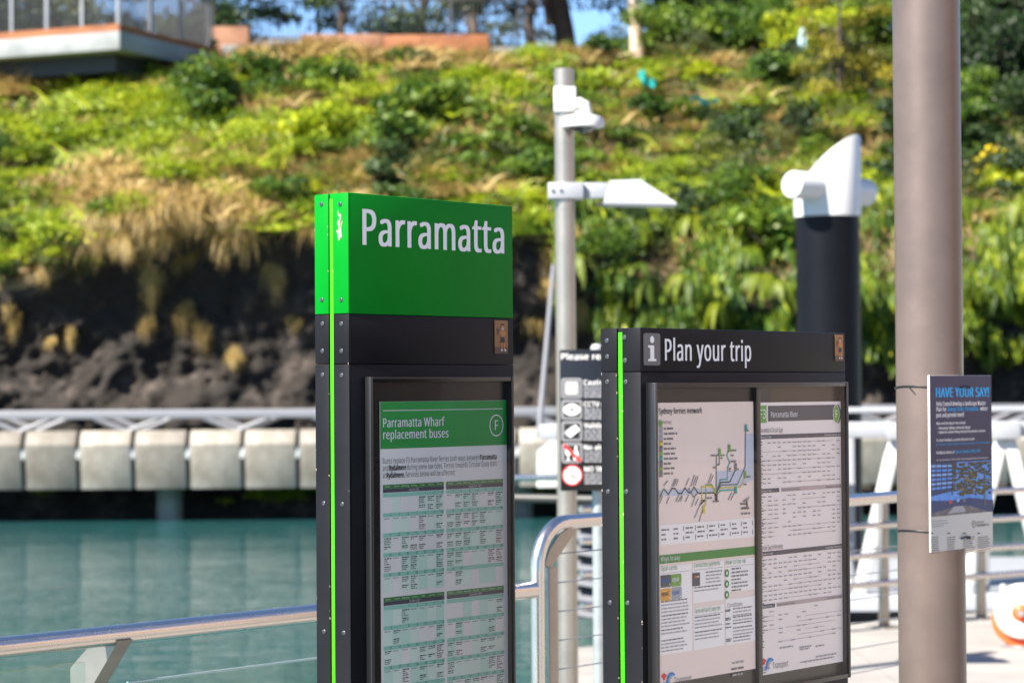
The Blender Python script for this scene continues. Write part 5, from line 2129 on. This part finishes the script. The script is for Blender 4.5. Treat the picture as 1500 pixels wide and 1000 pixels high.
z_mid = B(335, 490)[1]
z_end = B(128, 815)[1]
col_rect(0.0, 0.325, ty, z_end)
col_rect(0.338, 0.665, ty, z_mid + 0.006)
col_rect(0.338, 0.665, z_mid - 0.004, z_end)
col_rect(0.678, 0.998, ty, z_mid + 0.02)
col_rect(0.678, 0.998, z_mid + 0.006, z_end)
for (f_, txt, zz) in ((0.012, 'Opal cards', B(130, 255)[1]), (0.35, 'Contactless payments', B(345, 232)[1]), (0.685, 'How to top up', B(556, 212)[1]), (0.35, 'Tap on and tap off, every time', B(338, 537)[1]), (0.695, 'Conditions', B(560, 500)[1])):
    s.text(txt, PW * f_, zz, 0.0095, 'pgreen2' if txt != 'Conditions' else 'ink2', o_, w=min(PW * 0.27, 0.0058 * len(txt)))
    if txt != 'Conditions':
        s.rect(PW * f_, PW * (f_ + 0.30), zz - 0.0058, zz - 0.0050, 'ink3', o_)
# paragraphs
for (fa, fb, yt, yb, xq) in ((0.012, 0.30, 465, 545, 132), (0.012, 0.30, 560, 640, 132), (0.012, 0.28, 655, 700, 132), (0.012, 0.28, 725, 800, 132), (0.47, 0.655, 270, 345, 400), (0.35, 0.65, 372, 412, 340), (0.35, 0.64, 570, 650, 345), (0.35, 0.64, 670, 725, 345),
                           (0.755, 0.98, 512, 560, 600), (0.755, 0.98, 568, 600, 600), (0.755, 0.98, 610, 620, 600), (0.755, 0.98, 640, 700, 600), (0.755, 0.98, 705, 730, 600)):
    zt_ = B(xq, yt)[1]
    zb_ = B(xq, yb)[1]
    k = 0
    while zt_ - k * 0.0072 > zb_:
        s.fine(PW * fa, PW * fb, zt_ - k * 0.0072, 0.0038, 'ink3' if k else 'ink2', o_, random.uniform(0.8, 1) if k % 5 != 4 else 0.5)
        k += 1
for (x, y) in ((560, 520), (560, 528), (560, 575), (562, 585), (562, 612), (562, 636), (566, 715), (566, 727)):
    a, b_ = B(x, y)
    s.fine(a, a + 0.02, b_, 0.0042, 'ink2', o_)
for (y) in (268, 340, 412):
    a, b_ = B(570, y)
    s.disc(a, b_, 0.0085, 0.0085, 'pgreen2', o_, 20)
    s.disc(a, b_, 0.0030, 0.0042, 'white', o_ + 0.0004, 10)
    for k in range(3 if y < 400 else 1):
        s.fine(a + 0.018, a + 0.018 + 0.066 * (0.55 if k == 0 else 0.95), b_ + 0.006 - k * 0.0078, 0.0046, 'ink2', o_)
s.build('pay_columns', p2, smooth=False)
s = MB()
for (x, y, mt2, tc_) in ((128, 282, 'slate', 'blue'), (198, 276, 'olive', 'white'), (128, 372, 'orange', 'ink'), (201, 362, 'silver', 'blue')):
    a, b_ = B(x, y)
    s.rrect(a, a + 0.037, b_ - 0.026, b_ - 0.0005, 0.0025, mt2, o_)
    s.text('opal', a + 0.003, b_ - 0.0155, 0.0095, tc_, o_ + 0.0005, w=0.024, bold=0.03)
    s.disc(a + 0.032, b_ - 0.021, 0.0015, 0.0020, 'white', o_ + 0.0005, 8)
a, b_ = B(340, 268)
s.rrect(a, a + 0.028, b_ - 0.028, b_, 0.002, 'slate', o_)
s.disc(a + 0.008, b_ - 0.0085, 0.0022, 0.0025, 'red', o_ + 0.0005, 8)
s.disc(a + 0.013, b_ - 0.0085, 0.0022, 0.0025, 'orange', o_ + 0.0005, 8)
s.rect(a + 0.018, a + 0.023, b_ - 0.010, b_ - 0.007, 'white', o_ + 0.0005)
s.build('card_pictures', p2, smooth=False)


def logos(mb, G, xz, nsw, tr):
    """waratah badge and Transport wordmark"""
    cx_, cz_ = xz
    for k in range(9):
        a = R(20 + k * 17.5)
        mb.poly([(cx_ + 0.003 * math.cos(a), cz_ + 0.003 * math.sin(a)), (cx_ + 0.0075 * math.cos(a - .22), cz_ + 0.0075 * math.sin(a - .22)), (cx_ + 0.011 * math.cos(a), cz_ + 0.011 * math.sin(a)),
                 (cx_ + 0.0075 * math.cos(a + .22), cz_ + 0.0075 * math.sin(a + .22))], 'red', 0.0010)
    mb.disc(cx_, cz_ - 0.001, 0.0048, 0.004, 'red', 0.0012, 12)
    mb.text('NSW', cx_, cz_ - 0.018, 0.0095, 'blue', 0.0010, align='C', bold=0.02)
    mb.fine(cx_ - 0.009, cx_ + 0.010, cz_ - 0.0225, 0.0028, 'ink2', 0.0010)
    tx = cx_ + 0.026
    for (r0, r1, a0, a1, mt2) in ((0.013, 0.0175, 40, 200, 'blue'), (0.0085, 0.0125, 60, 230, 'cyan'), (0.004, 0.008, 80, 260, 'orange')):
        pts = [(tx + r1 * math.cos(R(a)), cz_ - 0.008 + r1 * math.sin(R(a))) for a in np.linspace(a0, a1, 10)] + [(tx + r0 * math.cos(R(a)), cz_ - 0.008 + r0 * math.sin(R(a))) for a in np.linspace(a1, a0, 10)]
        mb.poly(pts, mt2, 0.0010)
    mb.text('Transport', tx + 0.010, cz_ - 0.016, 0.0135, 'ink2', 0.0012, w=0.062)


s = MB()
logos(s, G2, B(152, 965), 0, 0)
a, b_ = B(600, 912)
for k in range(3):
    s.fine(a + 0.004 * (k != 1), a + 0.048, b_ + 0.012 - k * 0.013, 0.0062, 'ink2' if k == 1 else 'ink3', o_)
s.build('logos', p2, smooth=False)

# F3 timetable poster
x0, z1 = F2.p(*zi(60, 88), po2)
x1, _ = F2.p(*zi(612, 88), po2)
zbm = F2.p(*zj(118, 950), po2)[1]
PW, PH = x1 - x0, z1 - zbm
p3 = thing('timetable_poster', 'F3 Parramatta River timetable poster behind the right pane of the low sign', 'poster', o2 + AX * x0 + NX * (po2 - 0.002) + Vector((0, 0, zbm)), TH)


def G3(u, v):
    a, b_ = F2.p(u, v, po2)
    return a - x0, b_ - zbm


A = lambda x, y: G3(*zi(x, y))
B = lambda x, y: G3(*zj(x, y))
s = MB()
s.box(0, PW, 0, 0.0015, 0, PH, 'paperwarm')
s.build('paper', p3, smooth=False)
s = MB()
zt_, zb_ = A(65, 108)[1], A(65, 224)[1]
xa = A(108, 160)[0]
s.rect(0.0003, xa, zb_, zt_, 'olive', 0.0006)
xb, xc = A(118, 160)[0], A(590, 160)[0]
s.rect(xb, xc, zb_ + 0.003, zt_ - 0.001, 'slate', 0.0006)
s.text('F3', xa * 0.06, zb_ + (zt_ - zb_) * 0.26, (zt_ - zb_) * 0.50, 'white', o_, w=xa * 0.8, bold=0.006)
xt, zz = A(136, 187)
xe, _ = A(315, 187)
_, z1_ = A(136, 150)
s.text('Parramatta River', xt, zz, z1_ - zz, 'white', o_, w=xe - xt, bold=0.008)
cx_, cz_ = A(570, 165)
rb = (zt_ - zb_) * 0.56
s.disc(cx_ + 0.007, cz_, rb * 0.66, rb, 'slate', o_, 30)
s.disc(cx_, cz_, rb * 0.66, rb, 'white', o_ + 0.0003, 30)
s.disc(cx_, cz_, rb * 0.58, rb * 0.92, 'olive', o_ + 0.0006, 30)
s.text('F', cx_, cz_ - rb * 0.38, rb * 0.8, 'white', o_ + 0.0009, align='C', bold=0.02)
s.build('route_heading', p3, smooth=False)
s = MB()


def tbar(ya, yb, mt2, txt, rt, G, fa=0.0006, fb=0.985):
    """heading bar of a timetable: ya..yb in zoom rows at the left edge"""
    z1_, z0_ = G(62 if G is A else 116, ya)[1], G(62 if G is A else 116, yb)[1]
    s.rect(PW * fa, PW * fb, z0_, z1_, mt2, 0.0006)
    hgt = (z1_ - z0_) * 0.42
    s.text(txt, PW * (fa + 0.012), z0_ + hgt * 0.65, hgt, 'white' if mt2 == 'slate' else 'ink2', o_, bold=0.01)
    if rt:
        s.text(rt, PW * (fb - 0.012), z0_ + hgt * 0.65, hgt, 'white' if mt2 == 'slate' else 'ink2', o_, align='R', bold=0.01)
    return z0_


def trows(zt_, zb_, fa, fb, ncol, dens, rowp=0.0098):
    """times: rows of tiny figures, some rows a dotted run"""
    n_ = int((zt_ - zb_) / rowp)
    for r_ in range(n_):
        zz = zt_ - 0.010 - r_ * rowp
        run = random.random() < 0.6
        if run:
            a = random.choice((0.0, 0.12, 0.3, 0.42)) if r_ % 3 else 0.3
            xx = PW * (fa + (fb - fa) * a)
            xe_ = PW * (fa + (fb - fa) * random.choice((0.72, 0.9, 1.0)))
            s.rect(xx, xe_, zz + 0.0010, zz + 0.0019, 'taupe', o_)
        for c_ in range(ncol):
            if random.random() < dens:
                xx = PW * (fa + (fb - fa) * (c_ + 0.15) / ncol)
                s.fine(xx, xx + PW * (fb - fa) / ncol * 0.62, zz, 0.0034, 'ink3', o_ + 0.0004)


xt, zz = A(60, 290)
s.text('Parramatta to Circular Quay', 0.002, zz, 0.0105, 'ink', o_, w=A(212, 290)[0])
z_a = tbar(304, 333, 'slate', 'Monday to Friday', 'Parramatta to Circular Quay', A)
z_b = tbar(664, 692, 'slate', 'Monday to Friday', '', A, 0.0006, 0.222)
tbar(664, 692, 'taupe', 'Weekends and Public Holidays', 'Parramatta to Circular Quay', A, 0.245, 0.985)
trows(z_a, A(62, 655)[1], 0.02, 0.97, 16, 0.6)
z_c = B(116, 55)[1]
trows(z_b, z_c + 0.004, 0.25, 0.97, 12, 0.55)
trows(z_b, z_c + 0.004, 0.01, 0.22, 3, 0.65)
s.text('Circular Quay to Parramatta', 0.002, B(116, 118)[1], 0.0105, 'ink', o_, w=B(258, 118)[0])
z_d = tbar(128, 158, 'slate', 'Monday to Friday', 'Circular Quay to Parramatta', B)
z_e = tbar(480, 507, 'slate', 'Monday to Friday', '', B, 0.0006, 0.16)
tbar(480, 507, 'taupe', 'Weekends and Public Holidays', 'Circular Quay to Parramatta', B, 0.18, 0.985)
trows(z_d, B(116, 470)[1], 0.02, 0.97, 16, 0.6)
trows(z_e, B(116, 760)[1], 0.19, 0.97, 11, 0.28)
trows(z_e, B(116, 700)[1], 0.01, 0.16, 2, 0.6)
# ruled left edge ticks
for k in range(72):
    zz = PH * 0.10 + k * PH * 0.0106
    s.fine(0.001, 0.012, zz, 0.0036, 'ink2', o_, random.uniform(0.4, 1))
s.build('timetables', p3, smooth=False)
s = MB()
logos(s, G3, B(134, 866), 0, 0)
for (x, y, wd) in ((240, 772, 0.055), (372, 768, 0.05), (480, 760, 0.04), (375, 782, 0.04), (480, 830, 0.088), (380, 868, 0.14)):
    a, b_ = B(x, y)
    s.fine(a, min(PW - 0.004, a + wd), b_, 0.0048, 'ink3', o_)
s.build('logos', p3, smooth=False)

# ================================================================== BRONZE POLE AND NOTICE
PD = 7.06
pc = at(1362, 570, PD)
prr = 0.0977
pole = thing('bronze_pole', 'thick brown painted metal pole with a notice tied to it', 'pole', (pc.x, pc.y, 0))
s = MB()
s.tube([(0, 0, 0.02), (0, 0, 6.5)], prr, 'brownpole', 64)
s.build('shaft', pole)
s = MB()
s.lathe([(0.19, 0), (0.19, 0.018), (0.12, 0.020)], 'brownpole', None, 40)
for k in range(4):
    a = R(45 + 90 * k)
    s.lathe([(0.018, 0.018), (0.018, 0.04)], 'screw', Matrix.Translation((0.155 * math.cos(a), 0.155 * math.sin(a), 0)), 6)
s.build('base_plate', pole)

nl = at(1361.5, 549, 6.86)
no = Vector((nl.x, nl.y, 0))
FN = Face(no)
nz1 = FN.p(1362, 549.5)[1]
nz0 = FN.p(1360, 809)[1]
NW = FN.p(1453.5, 690)[0]
NH = nz1 - nz0
nb_ = thing('notice_board', 'navy and white Have Your Say notice tied to the brown pole', 'notice', no + Vector((0, 0, nz0)), TH)
s = MB()
s.box(0, NW, 0.0, 0.006, 0, NH, 'whitep', 0.0006)
s.build('board', nb_)
zk = zoom(1340, 530, 1000 / 290)


def GN(x, y):
    a, b_ = FN.p(*zk(x, y))
    return a, b_ - nz0


s = MB()
_, hb1 = GN(90, 512)
_, hb0 = GN(80, 782)
s.rect(0.001, NW - 0.001, hb1, NH - 0.001, 'navy', 0.0004)
s.build('blue_panel', nb_, smooth=False)
s = MB()
oo = 0.0009
xa, z0_ = GN(107, 178)
xb, _ = GN(372, 180)
_, z1_ = GN(107, 130)
s.text('HAVE YOUR SAY!', xa, z0_, (z1_ - z0_), 'cyan', oo, w=xb - xa, bold=0.10)
for (parts, y, sz, xe) in (((('Help Council develop a landscape Master', 'white'),), 222, 0.0125, 357), ((('Plan for', 'white'), ('George Street, Parramatta', 'cyan'), ('- where', 'white')), 250, 0.0125, 365),
                          ((('past and present meet!', 'white'),), 279, 0.0125, 247), ((('What could the Master Plan include?', 'white'),), 317, 0.0078, 256),
                          ((('   New paving, lighting, seating and signage', 'white'),), 340, 0.0078, 290), ((('   Options for outdoor dining, heritage interpretation, and more', 'white'),), 361, 0.0078, 366),
                          ((('To share feedback, scan the QR code or visit', 'white'),), 402, 0.0078, 300), ((('participate.cityofparramatta.nsw.gov.au/george-street-master-plan', 'cyan'),), 422, 0.0066, 378),
                          ((('Feedback closes at', 'white'), ('5pm on Tuesday 20 May 2025', 'cyan')), 465, 0.0085, 330), ((('For more information: P 1300 617 058  E placeservices@cityofparramatta.nsw.gov.au', 'white'),), 500, 0.0050, 370)):
    xa, zz = GN(108 if parts[0][0][0] != ' ' else 122, y)
    if parts[0][0][0] == ' ':
        bx, bz_ = GN(116, y)
        s.disc(bx, bz_ + 0.003, 0.0016, 0.0016, 'white', oo, 10)
    xb, _ = GN(xe, y)
    tot = sum(len(p) for p, _ in parts) + len(parts) - 1
    x = xa
    for p, mt2 in parts:
        p = p.strip()
        w_ = (xb - xa) * len(p) / tot
        s.text(p, x, zz, sz, mt2, oo, w=w_, bold=0.05 if sz > 0.0075 else 0)
        x += w_ + (xb - xa) / tot
s.build('lettering', nb_, smooth=False)
# printed street picture
s = MB()
pb = 0.0005
pz0, pz1 = hb0, hb1
ph_ = pz1 - pz0
Q = lambda a, b_: (0.001 + (NW - 0.002) * a, pz0 + ph_ * b_)
s.rect(0.001, NW - 0.001, pz0, pz1, 'pic_sky', pb)
s.poly([Q(0, 0.38), Q(0.36, 0.46), Q(0.42, 1.0), Q(0, 1.0)], 'pic_dblue', pb + .0002)
for r_ in range(6):
    za_ = 0.50 + r_ * 0.085
    s.poly([Q(0.01, za_), Q(0.36, za_ + 0.02 - 0.006 * r_), Q(0.365, za_ + 0.06 - 0.006 * r_), Q(0.01, za_ + 0.045)], 'pic_lblue' if r_ % 2 else 'pic_sky', pb + .0004)
for c_ in range(4):
    s.poly([Q(0.07 + c_ * 0.085, 0.42), Q(0.085 + c_ * 0.085, 0.42), Q(0.09 + c_ * 0.09, 1.0), Q(0.075 + c_ * 0.09, 1.0)], 'pic_dblue', pb + .0006)
random.seed(21)
for k in range(260):
    a, b_ = random.gauss(0.66, 0.19), random.uniform(0.36, 1.0)
    rx_, rz_2 = random.uniform(0.015, 0.05), random.uniform(0.012, 0.04)
    a = min(max(a, 0.32 + rx_), 0.99 - rx_)
    b_ = min(b_, 0.99 - rz_2)
    c_ = Q(a, b_)
    n_ = 9
    s.poly([(c_[0] + NW * rx_ * math.cos(2 * math.pi * t / n_) * random.uniform(.6, 1), c_[1] + ph_ * rz_2 * math.sin(2 * math.pi * t / n_) * random.uniform(.6, 1)) for t in range(n_)],
           'pic_tree' if k % 8 else 'pic_tree2', pb + .0008 + .000003 * k)
s.poly([Q(0, 0.0), Q(1, 0.0), Q(1, 0.22), Q(0.62, 0.30), Q(0.3, 0.27), Q(0, 0.3)], 'pic_dblue', pb + .0012)
s.poly([Q(0.0, 0.0), Q(0.92, 0.0), Q(0.62, 0.15), Q(0.4, 0.16), Q(0.0, 0.06)], 'pic_road', pb + .0014)
s.poly([Q(0.25, 0.03), Q(0.55, 0.05), Q(0.5, 0.16), Q(0.36, 0.16)], 'silver', pb + .0016)
for (a, b_, mt2) in ((0.30, 0.25, 'red'), (0.42, 0.27, 'pic_lblue'), (0.52, 0.26, 'ink2'), (0.63, 0.24, 'pic_dblue')):
    c_ = Q(a, b_)
    s.rrect(c_[0] - 0.009, c_[0] + 0.009, c_[1] - 0.004, c_[1] + 0.005, 0.003, mt2, pb + .0018)
s.rect(Q(.86, 0)[0], Q(.875, 0)[0], Q(0, 0.12)[1], Q(0, 0.86)[1], 'pic_tree2', pb + .0016)
s.build('street_picture', nb_, smooth=False)
s = MB()
cx_, cz_ = GN(297, 818)
s.ring(cx_, cz_, 0.0105, 0.0088, 'ink', oo, 24)
s.text('P', cx_, cz_ - 0.0048, 0.0095, 'ink', oo, align='C', bold=0.02)
xa, zz = GN(311, 817)
s.text('CITY OF', xa, zz, 0.0070, 'ink', oo, w=GN(349, 817)[0] - xa, bold=0.006)
xa, zz = GN(311, 832)
s.text('PARRAMATTA', xa, zz, 0.0070, 'ink', oo, w=GN(374, 832)[0] - xa, bold=0.006)
s.build('council_logo', nb_, smooth=False)
s = MB()
for k, (y, xe) in enumerate(((808, 160), (822, 170), (834, 145))):
    xa, zz = GN(82, y)
    s.fine(xa, GN(xe, y)[0], zz, 0.0030, 'ink3', oo)
for (xa_, xe) in ((79, 128), (163, 205), (242, 305), (317, 382)):
    xa, zz = GN(xa_, 868)
    s.fine(xa, xa + 0.018, zz, 0.0042, 'ink', oo)
    for k in range(8):
        s.fine(xa, GN(xe, 868)[0], zz - 0.012 - k * 0.0062, 0.0033, 'ink2', oo, random.uniform(0.75, 1))
s.build('fine_print', nb_, smooth=False, kind='stuff')

# cable ties round the pole holding the notice
for (v, label, tipv) in ((567.5, 'black cable tie round the brown pole at the top of the notice', 567), (777, 'black cable tie round the brown pole near the foot of the notice', 787)):
    z = at(1315, v, PD - 0.02).z
    t = MB()
    ring = []
    # from behind, round the left of the pole, to the face of the notice
    for k in range(22):
        a = R(95 + 160 * k / 21)
        ring.append((pc.x + (prr + 0.0022) * math.cos(a), pc.y + (prr + 0.0022) * math.sin(a), z + 0.004 * math.sin(a * 2)))
    t.tube(ring, 0.0023, 'black', 6)
    pk = FN.p(1412, tipv)
    hx, hz_ = pk[0], pk[1]
    q0 = no + AX * (hx - 0.022) + NX * 0.0042
    q1 = no + AX * (hx + 0.022) + NX * 0.0042
    t.tube([(q0.x, q0.y, hz_ - 0.001), (q1.x, q1.y, hz_ + 0.001)], 0.0026, 'black', 6)
    q2 = no + AX * (hx + 0.018) + NX * 0.006
    t.box(-0.005, 0.005, -0.004, 0.004, -0.004, 0.004, 'black', 0.001, Matrix.Translation((q2.x, q2.y, hz_)))
    if v < 600:
        e0 = Vector((pc.x - prr * 0.72, pc.y - prr * 0.72, z))
        t.tube([e0, e0 + Vector((0.012, -0.008, -0.016)), e0 + Vector((0.028, -0.014, -0.034))], [0.002, 0.0018, 0.0012], 'black', 6)
    tag(t.build('cable_tie'), label, 'cable tie', 'cable ties holding the notice')

# ================================================================== BUILDING BESIDE THE WHARF (seen mirrored in the glass)
bd = thing('wharf_building', 'warm brown rendered building standing beyond the right edge of the deck', 'building', (15.5, 3.0, 0))
s = MB()
s.box(0, 8, -6, 14, 0, 7.0, 'brick', 0.03)
s.build('wall', bd)
for i in range(4):
    s = MB()
    s.box(-0.03, 0.02, -4.5 + i * 4.6, -2.1 + i * 4.6, 1.0, 3.2, 'lightgrey', 0.01)
    w_ = s.build('window', bd)
    s = MB()
    s.box(-0.045, -0.034, -4.4 + i * 4.6, -2.2 + i * 4.6, 1.1, 3.1, 'dglass')
    s.build('pane', w_)
